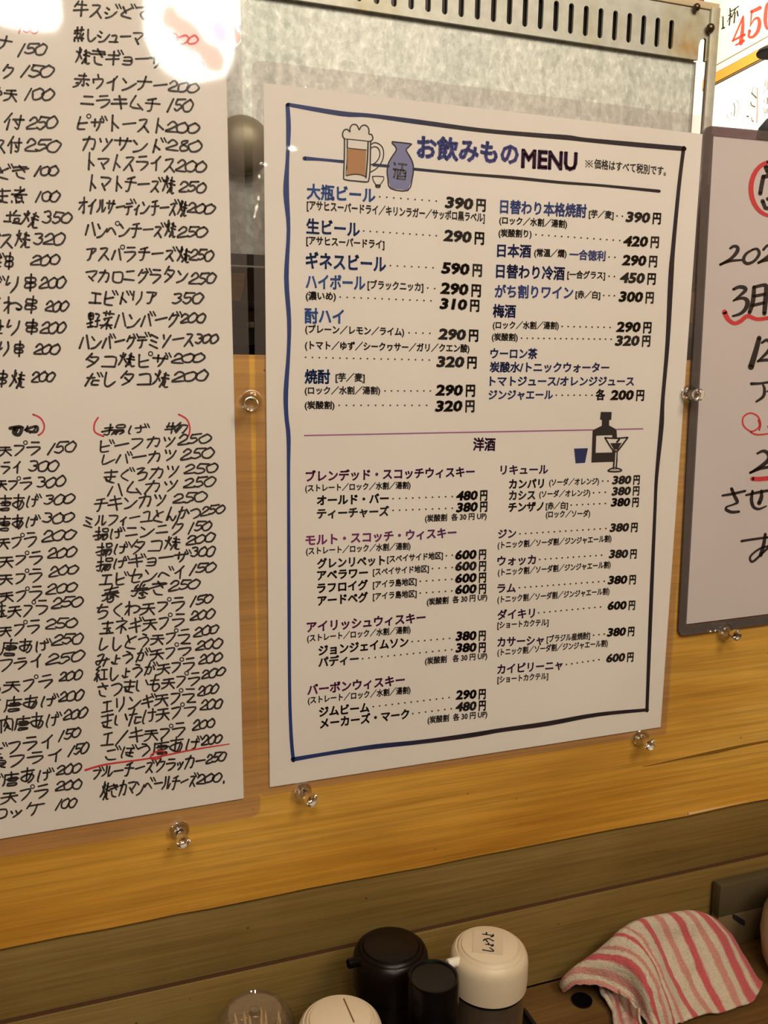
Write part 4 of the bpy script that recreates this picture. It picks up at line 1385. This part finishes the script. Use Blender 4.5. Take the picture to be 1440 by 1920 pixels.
pen(hr, [(62, 777), (76, 784), (83, 798), (80, 810), (72, 816)], 3.2)
pen(hr, [(160, 1444), (200, 1433), (280, 1422), (360, 1406), (430, 1395)], [4, 3.5, 3, 3, 2], Y=-0.0002)
pen(hr, [(308, 1409), (298, 1408), (284, 1415), (284, 1423), (298, 1422), (309, 1413)], 3, Y=-0.0002)
hand(hr, '150', 32, 48, 74, 52, 30, 3.2)
hr.build('red_handwriting', M['ink_red'], lpap)

# ---- notice in a clear case at right
rs = empty('brush_notice_sheet', (0.42, 0.0, 0.07))
tag(rs, 'white notice with black brush writing and red marks in a tinted clear case, at right', 'notice')
ra, rb = P2(1335, 253), P2(1284.4, 1170.5)
rc = P2(1440, 1151)
rbr = (rb[0] + 0.297, rb[1] + (rc[1] - rb[1]) / (rc[0] - rb[0]) * 0.297)
rtr = (rbr[0] + (ra[0] - rb[0]), rbr[1] + (ra[1] - rb[1]))
rpap = sheet([ra, rtr, rbr, rb], -0.0002, 0.0003, 'paper', M['paper_pink'], rs)
oa, ob_ = P2(1319, 236), P2(1270, 1192)
mg = 0.0075
obr = (rbr[0] + mg, rbr[1] - mg * 0.9)
otr = (rtr[0] + mg, rtr[1] + mg)
outer = rounded([oa, otr, obr, ob_], 0.006)
single('case_back', outer, 0.0008, M['case_back'], rs)
single('case_film', outer, -0.0022, M['case'], rs)
inner = [ra, rtr, rbr, rb]
# welded rim, a raised band around the paper
bm = bmesh.new()


def ring_strip(bm, o, i_, y0, y1):
    n = len(o)
    vo_ = [bm.verts.new((p[0], y0, p[1])) for p in o]
    vi_ = [bm.verts.new((p[0], y0, p[1])) for p in i_]
    wo_ = [bm.verts.new((p[0], y1, p[1])) for p in o]
    wi_ = [bm.verts.new((p[0], y1, p[1])) for p in i_]
    for k in range(n):
        j = (k + 1) % n
        bm.faces.new((vo_[k], vo_[j], vi_[j], vi_[k]))
        bm.faces.new((wo_[j], wo_[k], wi_[k], wi_[j]))
        bm.faces.new((vo_[k], wo_[k], wo_[j], vo_[j]))
        bm.faces.new((vi_[j], wi_[j], wi_[k], vi_[k]))


ring_strip(bm, rounded([oa, otr, obr, ob_], 0.006, 5), rounded([ra, rtr, (rbr[0], rbr[1] - .001), (rb[0], rb[1] - .0012)], 0.0006, 5), -0.0016, -0.0004)
rim = from_bm('tinted_rim', bm, M['case_rim'], rs)
rim['label'] = 'purple-brown tinted rim'
f, fr_ = Flat(), Flat()
A4 = lambda x, y: (1240 + x / 3.84, 200 + y / 3.84)
A5 = lambda x, y: (1240 + x / 3.49, 700 + y / 3.49)


def brush(fl_, tf, pts_, w_, sub=4):
    w_ = [q / 3.0 for q in w_] if isinstance(w_, (list, tuple)) else w_ / 3.0
    pen(fl_, [tf(*p) for p in pts_], w_, Y=-0.00035, sub=sub)


# circled character at the top (営), cut by the picture edge
pen(f, [(1436, 312), (1440, 322)], 9, Y=-.00035, sub=1)
pen(f, [(1450, 309), (1451, 320)], 8, Y=-.00035, sub=1)
pen(f, [(1466, 306), (1460, 318)], 8, Y=-.00035, sub=1)
pen(f, [(1431.5, 331), (1428, 348), (1425.5, 363)], 8, Y=-.00035, sub=2)
pen(f, [(1431, 332), (1450, 327), (1470, 325), (1466, 338)], 8, Y=-.00035, sub=1)
pen(f, [(1444, 342), (1444, 360), (1460, 360), (1460, 342), (1444, 342)], 6, Y=-.00035, sub=1)
pen(f, [(1430, 377), (1435, 390), (1450, 392), (1466, 389), (1468, 372), (1440, 373)], 8, Y=-.00035, sub=1)
brush(f, A4, [(497, 1020), (520, 1005), (548, 1012), (545, 1045), (500, 1095), (425, 1138)], [14, 16, 20, 22, 18, 14])
brush(f, A4, [(425, 1136), (490, 1112), (575, 1104)], [14, 16, 12])
brush(f, A4, [(660, 1028), (610, 1060), (592, 1105), (620, 1130), (670, 1110), (705, 1060), (690, 1025), (655, 1030)], [12, 16, 20, 18, 16, 18, 16, 12])
brush(f, A4, [(735, 1030), (765, 1000), (800, 1012), (790, 1060), (700, 1125)], [14, 16, 20, 20, 14])
brush(f, A4, [(700, 1122), (760, 1105), (850, 1100)], [14, 16, 12])
brush(f, A4, [(520, 1315), (560, 1298), (600, 1305), (600, 1330), (520, 1398)], [16, 20, 24, 20, 10])
brush(f, A4, [(520, 1395), (585, 1378), (620, 1400), (610, 1450), (570, 1490), (515, 1508)], [10, 18, 26, 24, 18, 12])
brush(f, A4, [(668, 1300), (660, 1400), (635, 1482)], [22, 26, 22])
brush(f, A4, [(668, 1300), (735, 1285), (757, 1300), (750, 1400), (742, 1490)], [18, 20, 26, 28, 24])
brush(f, A4, [(665, 1365), (745, 1350)], 18)
brush(f, A4, [(655, 1432), (740, 1412)], 18)
brush(f, A4, [(705, 1665), (680, 1760), (645, 1875)], [26, 30, 34])
brush(f, A4, [(725, 1700), (760, 1680), (790, 1710), (770, 1760), (695, 1835)], [14, 18, 22, 20, 12])
brush(f, A4, [(695, 1832), (740, 1825), (800, 1822)], [12, 18, 16])
brush(f, A5, [(590, 68), (650, 66), (740, 56), (720, 100), (690, 120)], [18, 14, 14, 12, 8])
brush(f, A5, [(665, 75), (675, 100), (668, 150), (622, 185)], [10, 16, 18, 12])
brush(f, A5, [(700, 350), (715, 340)], 12)
brush(f, A5, [(628, 525), (670, 508), (705, 535), (690, 580), (582, 652)], [12, 18, 24, 24, 12])
brush(f, A5, [(582, 650), (650, 622), (720, 612)], [14, 18, 16])
brush(f, A5, [(400, 800), (470, 788), (548, 770)], [12, 16, 14])
brush(f, A5, [(460, 755), (478, 800), (497, 840), (480, 855), (430, 872)], [18, 20, 20, 12, 10])
brush(f, A5, [(425, 875), (425, 892), (460, 908), (508, 905)], [10, 18, 18, 14])
brush(f, A5, [(555, 797), (620, 782), (694, 768), (760, 760)], [12, 16, 16, 14])
brush(f, A5, [(597, 770), (590, 830), (605, 875), (640, 888), (688, 868)], [14, 20, 18, 14, 8])
brush(f, A5, [(655, 768), (655, 810), (640, 850)], [14, 22, 24])
brush(f, A5, [(525, 1098), (600, 1086), (720, 1070)], [14, 14, 14])
brush(f, A5, [(680, 1052), (672, 1110), (650, 1190)], [16, 20, 22])
brush(f, A5, [(750, 1110), (690, 1150), (610, 1225), (585, 1228), (585, 1195), (640, 1150), (700, 1130)], [8, 14, 14, 14, 12, 12, 12])
f.build('brush_lettering', M['ink_black'], rpap)
brush(fr_, A4, [(455, 1478), (480, 1530), (525, 1560), (570, 1545), (620, 1508), (690, 1530), (780, 1520)], [30, 26, 22, 24, 24, 22, 22])
brush(fr_, A5, [(640, 372), (650, 330), (630, 280), (580, 260), (535, 290), (540, 345), (590, 380), (640, 350), (635, 305)], [9] * 9)
brush(fr_, A5, [(585, 385), (630, 402), (720, 392)], [9, 10, 8])
brush(fr_, A5, [(595, 690), (640, 692), (720, 684)], [24, 26, 26])
cpts = []
for k in range(25):
    a = math.radians(100 + k * 300 / 24)
    cpts.append((1447 + 39 * math.cos(a), 354 - 51 * math.sin(a)))
pen(fr_, cpts, [7 + 2.5 * math.sin(k / 24 * 6.28) for k in range(25)], Y=-.0004, sub=1)
fr_.build('red_marks', M['ink_red'], rpap)


# ================================================================ PUSH PINS
def push_pin(fx, fy, hx, hy, label, r=0.0062, y0=-0.0016, L=0.0105):
    a = pt(fx, fy, y0)
    b = pt(hx, hy, y0 - L)
    ax = (b - a)
    ln = ax.length
    root = empty('push_pin', a)
    tag(root, label, 'push pin', 'clear push pins holding the sheets')
    s = ln / 0.0105
    lathe_obj('clear_head', [(0, 0), (r, 0.0), (r * 1.02, 0.0005), (r, 0.0011), (r * .62, 0.0018 * s), (r * .46, 0.003 * s), (r * .42, 0.006 * s), (r * .50, 0.0082 * s),
                             (r * .66, 0.0098 * s), (r * .70, 0.0110 * s), (r * .66, 0.0124 * s), (r * .5, 0.0129 * s), (0, 0.0130 * s)], M['pin'], root, a, 32, ax)
    lathe_obj('needle', [(0, -0.006), (0.0005, -0.004), (0.00055, -0.0001)], M['needle'], root, a, 10, (0, -1, 0))
    return root


push_pin(472, 750, 471, 757, 'clear push pin level with the middle, between the price sheet and the menu', 0.0058)
push_pin(1291, 739, 1309, 740, 'clear push pin level with the middle, between the menu and the brush notice', 0.0062)
push_pin(567, 1485, 583, 1499, 'clear push pin under the lower left corner of the printed menu', 0.0062)
push_pin(1202, 1383, 1217, 1395, 'clear push pin under the lower right corner of the printed menu', 0.0062)
push_pin(336, 1556, 343, 1577, 'clear push pin under the handwritten price sheet', 0.0060)
push_pin(1360, 1184, 1379, 1190, 'clear push pin on the lower edge of the brush notice', 0.0060)

# ================================================================ THINGS ON THE COUNTER
tr_x1 = ptz(996, 1906, LZ + 0.006).x
tb = ptz(988, 1890, LZ + 0.006)
tray = empty('black_tray', (0.03, -0.14, LZ))
tag(tray, 'black lacquer tray carrying the sauce bottles and the toothpick jar', 'tray')
TX0, TX1, TY0, TY1 = -0.085, tr_x1, -0.27, tb.y
box('base', (TX0, TY0, LZ), (TX1, TY1, LZ + 0.003), M['tray'], tray, 0.001)
for nm_, a, b in (('rim', (TX0, TY0, LZ), (TX0 + .003, TY1, LZ + 0.007)), ('rim', (TX1 - .003, TY0, LZ), (TX1, TY1, LZ + 0.007)),
                  ('rim', (TX0 + .003, TY1 - .003, LZ), (TX1 - .003, TY1, LZ + 0.007)), ('rim', (TX0 + .003, TY0, LZ), (TX1 - .003, TY0 + .003, LZ + 0.007))):
    box(nm_, a, b, M['tray'], tray, 0.0008)
TZ = LZ + 0.003


def dispenser(px, py, D_px, label, capm, nozm, bodym, sauce, ztop=-0.0945):
    c_ = ptz(px, py, ztop)
    dep = (c_ - CAM).dot(RC @ Vector((0, 0, -1)))
    R = D_px / F_PX * dep / 2
    H_ = ztop - TZ
    base = Vector((c_.x, c_.y, TZ))
    root = empty('sauce_dispenser', base)
    tag(root, label, 'sauce bottle', 'sauce dispensers on the tray')
    hc = H_ - 0.030
    lathe_obj('bottle', [(R * .86, 0), (R * .92, 0.002), (R * .92, hc * .5), (R * .93, hc + 0.001), (R * .88, hc + 0.0015), (R * .88, hc * .5), (R * .87, 0.003), (0, 0.003)], bodym, root, base, 48, cap=False)
    if sauce:
        lathe_obj('soy_sauce', [(R * .85, 0.0035), (R * .86, hc * .5), (R * .86, hc - 0.013), (0, hc - 0.013)], M['soy'], root, base, 40)
    lathe_obj('collar', [(R * .93, hc), (R * .95, hc + .0005), (R * .95, hc + 0.003), (R * .6, hc + 0.003)], M['jet'], root, base, 40)
    z0 = hc + 0.0022
    cap = lathe_obj('cap', [(R * .95, z0), (R * .985, z0 + 0.0005), (R, z0 + 0.006), (R, H_ - 0.0105), (R * .985, H_ - 0.0075), (R * .94, H_ - 0.0048), (R * .87, H_ - 0.0032),
                            (R * .845, H_ - 0.0036), (R * .82, H_ - 0.0024), (R * .77, H_ - 0.0016), (R * .745, H_ - 0.0020), (R * .72, H_ - 0.0008), (R * .66, H_ - 0.0002), (0, H_)], capm, root, base, 64)
    bm = bmesh.new()
    lathe(bm, [(0.0026, 0), (0.0030, 0.001), (0.0030, 0.0085), (0.0022, 0.009), (0.0018, 0.006)], 16, base + Vector((-R + .0035, -0.0015, H_ - 0.0065)), (-1, -0.1, 0.05), cap=False)
    from_bm('spout', bm, nozm, root, smooth=0.6)
    return root, base, R, H_


soy, sb, sR, sH = dispenser(918, 1768, 146, 'cream-capped soy sauce dispenser labelled しょうゆ, right of the black bottles', M['white_plastic'], M['nozzle'], M['smoke'], True)
e1 = Vector((sb.x - CAM.x, sb.y - CAM.y, 0)).normalized()
e2 = Vector((e1.y, -e1.x, 0))
cz = Vector((sb.x, sb.y, TZ + sH))
bm = bmesh.new()
vs_ = [bm.verts.new(cz + e2 * a_ + e1 * b_ + Vector((0, 0, c2))) for c2 in (-0.0001, 0.0003) for a_, b_ in ((-.0105, -.0105), (.0085, -.0105), (.0085, .0105), (-.0105, .0105))]
for q in ((0, 1, 2, 3), (7, 6, 5, 4), (0, 4, 5, 1), (1, 5, 6, 2), (2, 6, 7, 3), (3, 7, 4, 0)):
    bm.faces.new([vs_[i] for i in q])
tp = from_bm('tape_label', bm, M['tape'], soy)
f = Flat()
hand(f, 'しょうゆ', -9.5, 0, 9.5, 0, 7.5, 1.0, jitter=.4, to3=lambda x, y: cz + e2 * (y * .001 - .001) + e1 * (x * .001) + Vector((0, 0, .0005)))
f.build('black_lettering', M['ink_black'], tp)
dispenser(733, 1768, 142, 'dark brown sauce dispenser with a wide round cap, at the back of the tray', M['black_plastic'], M['jet'], M['black_plastic'], False)
wd, wb, wR, wH = dispenser(638, 1905, 160, 'cream-capped dispenser with a slit lid, cut by the bottom picture edge', M['white_plastic'], M['nozzle'], M['smoke'], True)
box('lid_slit', (wb.x + 0.0055, wb.y - 0.007, TZ + wH - 0.0004), (wb.x + 0.0063, wb.y + 0.0125, TZ + wH + 0.00015), M['slit'], wd)

# small black shaker in front
ctop = ptz(813, 1829, -0.0860)
dep = (ctop - CAM).dot(RC @ Vector((0, 0, -1)))
R = 97 / F_PX * dep / 2
base = Vector((ctop.x, ctop.y, TZ))
H_ = -0.0860 - TZ
root = empty('spice_shaker', base)
tag(root, 'small black spice shaker with a pink label between the dispensers', 'shaker')
lathe_obj('body', [(R * .85, 0), (R * .88, .001), (R * .88, H_ - 0.032), (0, H_ - 0.032)], M['jet'], root, base, 40)
lathe_obj('label_band', [(R * .895, 0.010), (R * .895, H_ - 0.036)], M['pink_label'], root, base, 40, cap=False)
lathe_obj('cap', [(R * .93, H_ - 0.034), (R * .97, H_ - 0.033), (R, H_ - 0.02), (R, H_ - 0.0015), (R * .95, H_), (R * .88, H_ - 0.0002), (R * .84, H_ - .0012), (0, H_ - 0.0012)], M['jet'], root, base, 48)

# toothpick jar
zt_ = -0.103
cj = ptz(478, 1893, zt_)
dep = (cj - CAM).dot(RC @ Vector((0, 0, -1)))
R = 152 / F_PX * dep / 2
base = Vector((cj.x, cj.y, TZ))
H_ = zt_ - TZ
root = empty('toothpick_jar', base)
tag(root, 'clear lidded jar of toothpicks at the left end of the tray', 'jar')
lathe_obj('jar', [(R * .80, 0), (R * .84, .001), (R * .92, H_ - 0.022), (R * .88, H_ - 0.022), (R * .80, .004), (0, .004)], M['jar'], root, base, 48, cap=False)
lathe_obj('lid', [(R * .97, H_ - 0.024), (R, H_ - 0.022), (R, H_ - 0.013), (R * .93, H_ - 0.006), (R * .78, H_ - 0.0015), (R * .70, H_ - 0.0002), (R * .66, H_ - 0.0015), (R * .15, H_ - 0.0022), (R * .12, H_ + .0005), (R * .05, H_ + 0.0012), (0, H_ + 0.0012),
                  ], M['jar'], root, base, 48, cap=False)
for k in range(22):
    a = k * 2.4
    r_ = R * 0.62 * math.sqrt((k + .5) / 22)
    bx, by = base.x + r_ * math.cos(a), base.y + r_ * math.sin(a)
    bm = bmesh.new()
    lean = Vector((0.12 * math.cos(a + 1.2), 0.12 * math.sin(a + 1.2), 1)).normalized()
    lathe(bm, [(0, 0), (0.0007, 0.004), (0.0010, 0.010), (0.0011, 0.064), (0.0007, 0.070), (0, 0.074)], 8, (bx * .999, by, base.z + 0.0045), lean)
    t_ = from_bm('toothpick', bm, M['pick'], None, smooth=0.8)
    tag(t_, 'birch toothpick standing in the clear lidded jar', 'toothpick', 'toothpicks in the clear jar')

# black disc under the towel's fold
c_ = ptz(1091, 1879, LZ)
t_ = lathe_obj('small_black_disc', [(0.0055, 0), (0.0072, 0.0006), (0.0076, 0.0022), (0.0068, 0.0022), (0.005, 0.0012), (0, 0.0012)], M['jet'], None, c_, 28)
tag(t_, 'small black round disc on the counter under the fold of the striped towel', 'dish')

# olive box at right behind the towel
BY = -0.007
bx0 = pt(1352, 1662, BY)
bz1 = pt(1353, 1662, BY).z
bzm = pt(1365, 1717, BY).z
bxr = empty('olive_plastic_box', (bx0.x + 0.04, BY, LZ))
tag(bxr, 'olive plastic box with a black mark behind the striped towel at right', 'box')
box('body', (bx0.x + .0006, BY + .0004, LZ), (bx0.x + 0.12, 0.002, bzm), M['box'], bxr, 0.0006)
box('lid', (bx0.x, BY, bzm), (bx0.x + 0.1205, 0.0025, bz1), M['box_lid'], bxr, 0.0008)
f = Flat()
f.poly([pt(a, b, BY - 0.0004) for a, b in ((1374, 1714), (1380, 1715.5), (1397, 1727), (1396.5, 1735.5), (1390, 1733), (1375, 1722))])
f.build('black_mark', M['ink_black'], bxr)

# cream pot cut by the right edge
c_ = ptz(1530, 1760, LZ + 0.035)
dep = (c_ - CAM).dot(RC @ Vector((0, 0, -1)))
R = 97 / F_PX * dep
t_ = empty('cream_pot', (c_.x, c_.y, LZ))
tag(t_, 'round cream pot standing right of the towel, cut by the picture edge', 'pot')
b0 = Vector((c_.x, c_.y, LZ))
lathe_obj('pot', [(R * .70, 0), (R * .78, .003), (R * .93, .016), (R, .034), (R * .97, .050), (R * .84, .064)], M['bowl'], t_, b0, 48)
lathe_obj('lid', [(R * .86, .0642), (R * .84, .067), (R * .6, .073), (R * .25, .077), (R * .14, .078), (R * .16, .084), (R * .08, .087), (0, .087)], M['bowl'], t_, b0, 48)

# ---------------------------------------------------------------- striped terry towel
TL_ = [
 [(250, 870), (300, 832), (430, 835), (560, 890), (680, 985), (735, 1085)],
 [(245, 815), (320, 760), (470, 772), (610, 840), (700, 930), (765, 1085)],
 [(285, 765), (400, 690), (530, 690), (640, 732), (722, 840), (795, 1085)],
 [(370, 715), (480, 632), (600, 640), (700, 712), (768, 830), (840, 1078)],
 [(450, 655), (550, 560), (655, 590), (745, 700), (800, 840), (880, 1066)],
 [(530, 590), (620, 505), (715, 580), (785, 720), (845, 860), (940, 1050)],
 [(600, 520), (700, 472), (790, 620), (850, 770), (925, 910), (1003, 1030)],
 [(690, 480), (795, 452), (880, 610), (945, 770), (1015, 900), (1082, 1005)],
 [(780, 458), (888, 438), (970, 590), (1035, 750), (1098, 890), (1165, 1005)],
 [(860, 440), (968, 425), (1065, 560), (1135, 710), (1200, 850), (1258, 968)],
 [(940, 428), (1040, 424), (1150, 540), (1225, 690), (1290, 820), (1350, 935)],
 [(1000, 432), (1105, 452), (1215, 550), (1290, 680), (1355, 790), (1405, 832)],
]
NU, NV = 12, 6


def towel_point(cx, cy, v, u):
    px, py = 980 + cx / 3.13, 1580 + cy / 3.13
    led = ptz(px, py, LZ + 0.003)
    end = min(led.y, -0.012)
    ys = -0.014 - 0.008 * math.sin(u * 3.0)
    e = v ** 1.5
    Y = ys + (end - ys) * e
    Y = max(Y, end)
    p = pt(px, py, Y)
    if p.z < LZ + 0.002:
        p = ptz(px, py, LZ + 0.002)
    return p


grid = []
for j, ln in enumerate(TL_):
    u = j / (NU - 1)
    row = []
    end_px = (980 + ln[-1][0] / 3.13, 1580 + ln[-1][1] / 3.13)
    pe = ptz(*end_px, LZ + 0.003)
    for i, (cx, cy) in enumerate(ln):
        v = i / (NV - 1)
        px, py = 980 + cx / 3.13, 1580 + cy / 3.13
        ys = -0.014
        Yv = ys + (pe.y - ys) * (v ** 1.35)
        p = pt(px, py, Yv)
        if p.z < LZ + 0.003:
            p = ptz(px, py, LZ + 0.003)
        row.append(p)
    # back side: drops behind the crest to the counter
    crest = row[0]
    back = Vector((crest.x + 0.004, min(crest.y + 0.010, -0.006), max(crest.z - 0.012, LZ + 0.003)))
    back2 = Vector((crest.x + 0.004, -0.005, LZ + 0.003))
    grid.append([back2, back] + row)


def cr(a, b, c_, d, t):
    return 0.5 * (2 * b + (c_ - a) * t + (2 * a - 5 * b + 4 * c_ - d) * t * t + (3 * b - a - 3 * c_ + d) * t ** 3)


def gp(u, v):
    """Catmull-Rom surface through the grid; u across the stripes, v along them"""
    n, m_ = len(grid), len(grid[0])
    fu, fv = u * (n - 1), v * (m_ - 1)
    iu, iv = min(int(fu), n - 2), min(int(fv), m_ - 2)
    tu, tv = fu - iu, fv - iv
    cols = []
    for a in range(-1, 3):
        r = grid[min(max(iu + a, 0), n - 1)]
        q = [r[min(max(iv + b, 0), m_ - 1)] for b in range(-1, 3)]
        cols.append(cr(*q, tv))
    return cr(*cols, tu)


# stripe colours along u: (centre, half width, colour index 1 strong / 2 pale)
STR = [(0.02, 0.022, 2), (0.105, 0.022, 2), (0.192, 0.022, 1), (0.285, 0.016, 2), (0.372, 0.014, 1), (0.445, 0.014, 2), (0.548, 0.020, 1), (0.640, 0.018, 2), (0.735, 0.021, 1),
       (0.822, 0.018, 2), (0.905, 0.026, 1), (0.985, 0.030, 1)]
NUu, NVv = 220, 140
bm = bmesh.new()
lay = None
V = []
for i in range(NUu + 1):
    col_ = []
    for j in range(NVv + 1):
        p = gp(i / NUu, j / NVv)
        d = noise.noise(p * 55) * 0.0024 + noise.noise(p * 130) * 0.0010 + noise.noise(p * 600) * 0.0004
        fold = 0.0012 * math.sin(i / NUu * 38 + j / NVv * 3)
        q = p + Vector((-0.2, -0.8, 0.6)) * (d + fold * .5)
        if q.z < LZ + 0.001:
            q.z = LZ + 0.001
        if q.y > -0.001:
            q.y = -0.001
        col_.append(bm.verts.new(q))
    V.append(col_)
for i in range(NUu):
    for j in range(NVv):
        bm.faces.new((V[i][j], V[i + 1][j], V[i + 1][j + 1], V[i][j + 1]))
vidx = {}
for i in range(NUu + 1):
    for j in range(NVv + 1):
        vidx[V[i][j]] = (i / NUu, j / NVv)
bm.verts.index_update()
uvs = [vidx[v] for v in bm.verts]
bmesh.ops.recalc_face_normals(bm, faces=bm.faces)
me = bpy.data.meshes.new('towel_cloth')
bm.to_mesh(me)
bm.free()


def stripe_attr(me, vals):
    at = me.color_attributes.new('weave', 'FLOAT_COLOR', 'POINT')
    for i, u in enumerate(vals):
        c_ = (0.60, 0.53, 0.41)
        for (cn_, hw_, k_) in STR:
            dd = abs(u - cn_)
            if dd < hw_ * 1.25:
                s_ = min(1, max(0, (hw_ * 1.25 - dd) / (hw_ * .45)))
                t2 = (0.52, 0.095, 0.11) if k_ == 1 else (0.55, 0.25, 0.21)
                c_ = tuple(a + (b - a) * s_ for a, b in zip(c_, t2))
        at.data[i].color = (*c_, 1)


stripe_attr(me, [u for u, v in uvs])
for p in me.polygons:
    p.use_smooth = True
m = mat('striped_terry_cloth', (0.7, 0.6, 0.5, 1), 0.95, 0, Sheen_Weight=0.15)
at_ = nn(m, 'ShaderNodeAttribute')
at_.attribute_name = 'weave'
nz = tex(m, 'Noise', coords(m, (900, 900, 900)), 1.0, 2, 0.6)
c_ = mix(m, 1.0, at_.outputs['Color'], ramp(m, nz.outputs[0], [(0.3, (0.82, 0.82, 0.82)), (0.65, (1.06, 1.06, 1.06))]), 'MULTIPLY')
lk(m, c_, PB(m).inputs['Base Color'])
lk(m, bump(m, nz.outputs[0], 0.9, 0.0012), PB(m).inputs['Normal'])
tw = empty('striped_towel', (0.27, -0.03, LZ))
tag(tw, 'crumpled cream terry towel with pink and red stripes lying on the counter', 'towel')
o = link('cloth', me, m, tw)
sol = o.modifiers.new('thickness', 'SOLIDIFY')
sol.thickness = 0.0022
sol.offset = -1
# rolled inner fold seen in the opening at lower left
bm = bmesh.new()
rows = [[(455, 850, .004), (520, 850, .006), (600, 890, .012), (690, 975, .010)],
        [(470, 895, .003), (540, 910, .002), (610, 960, .004), (690, 1020, .006)],
        [(530, 985, .0), (560, 990, -.002), (625, 1010, .0), (700, 1062, .004)],
        [(540, 1060, .0), (580, 1062, -.002), (640, 1075, .0), (720, 1100, .003)],
        [(560, 1130, .0), (600, 1130, .0), (660, 1130, .0), (740, 1130, .0)]]
g2 = []
for r in rows:
    g2.append([ptz(980 + a / 3.13, 1580 + b / 3.13, LZ + 0.004 + max(h_, 0) * 1.2) for a, b, h_ in r])
sv, grid = grid, g2
V = []
uvs2 = []
for i in range(41):
    cc_ = []
    for j in range(31):
        p = gp(i / 40, j / 30)
        p = p + Vector((0, 0, 1)) * (noise.noise(p * 200) * 0.0015 + 0.0012 * math.sin(j * .9))
        p.z = max(p.z, LZ + 0.001)
        cc_.append(bm.verts.new(p))
        uvs2.append((j / 30) * 0.42 + 0.05)
    V.append(cc_)
grid = sv
for i in range(40):
    for j in range(30):
        bm.faces.new((V[i][j], V[i + 1][j], V[i + 1][j + 1], V[i][j + 1]))
bm.verts.index_update()
bmesh.ops.recalc_face_normals(bm, faces=bm.faces)
me = bpy.data.meshes.new('fold')
bm.to_mesh(me)
bm.free()
stripe_attr(me, uvs2)
for p in me.polygons:
    p.use_smooth = True
o = link('inner_fold', me, m, tw)
sol = o.modifiers.new('thickness', 'SOLIDIFY')
sol.thickness = 0.0015


# ================================================================ LIT LANTERNS BEHIND THE CAMERA (seen mirrored in the film)
def mirrored(px, py, dist):
    p = pt(px, py, 0)
    d = (p - CAM).normalized()
    d.y = -d.y
    return p + d * dist


for (px, py, rw, rh, lab, marks) in (
        (366, 5, 0.088, 0.128, 'lit white paper lantern with red and violet marks, hanging behind the camera at right', True),
        (30, -15, 0.078, 0.090, 'smaller lit plain white paper lantern, hanging behind the camera at left', False)):
    c_ = mirrored(px, py, 1.45)
    root = empty('paper_lantern', c_)
    tag(root, lab, 'lantern', 'paper lanterns behind the camera')
    lathe_obj('shade', [(rw * .35, -rh), (rw * .75, -rh * .88), (rw * .97, -rh * .6), (rw, -rh * .2), (rw, rh * .4), (rw * .9, rh * .8), (rw * .4, rh)], M['lantern'], root, c_, 32)
    lathe_obj('hanging_cord', [(0.004, rh), (0.004, 1.42 - c_.z)], M['jet'], root, c_, 8)
    if marks:
        for (mx, my, mrx, mrz, mm) in ((322, 82, .020, .030, 'lantern_red'), (352, 105, .026, .020, 'lantern_red'), (408, 80, .022, .034, 'lantern_violet'), (385, 133, .030, .012, 'lantern_red')):
            q = mirrored(mx, my, 1.45)
            q.y = c_.y + rw * 1.02
            lathe_obj('printed_mark', [(mrx, 0), (mrx, 0.003), (0, 0.004)], M[mm], root, q, 6, (0, 1, 0))
for (px, py, r_) in ((556, 276, 0.006), (500, 330, 0.0035)):
    c_ = mirrored(px, py, 1.5)
    root = empty('small_bulb', c_)
    tag(root, 'tiny lit bulb behind the camera' + (', the larger of two' if r_ > .005 else ', the smaller of two'), 'bulb', 'small bulbs behind the camera')
    lathe_obj('glass', [(0, -r_), (r_ * .7, -r_ * .7), (r_, 0), (r_ * .7, r_ * .7), (r_ * .3, r_ * 1.2)], M['bulb'], root, c_, 16)
    lathe_obj('cord', [(0.001, r_ * 1.2), (0.001, 1.42 - c_.z)], M['jet'], root, c_, 6)

bpy.data.objects.remove(_txt_o)
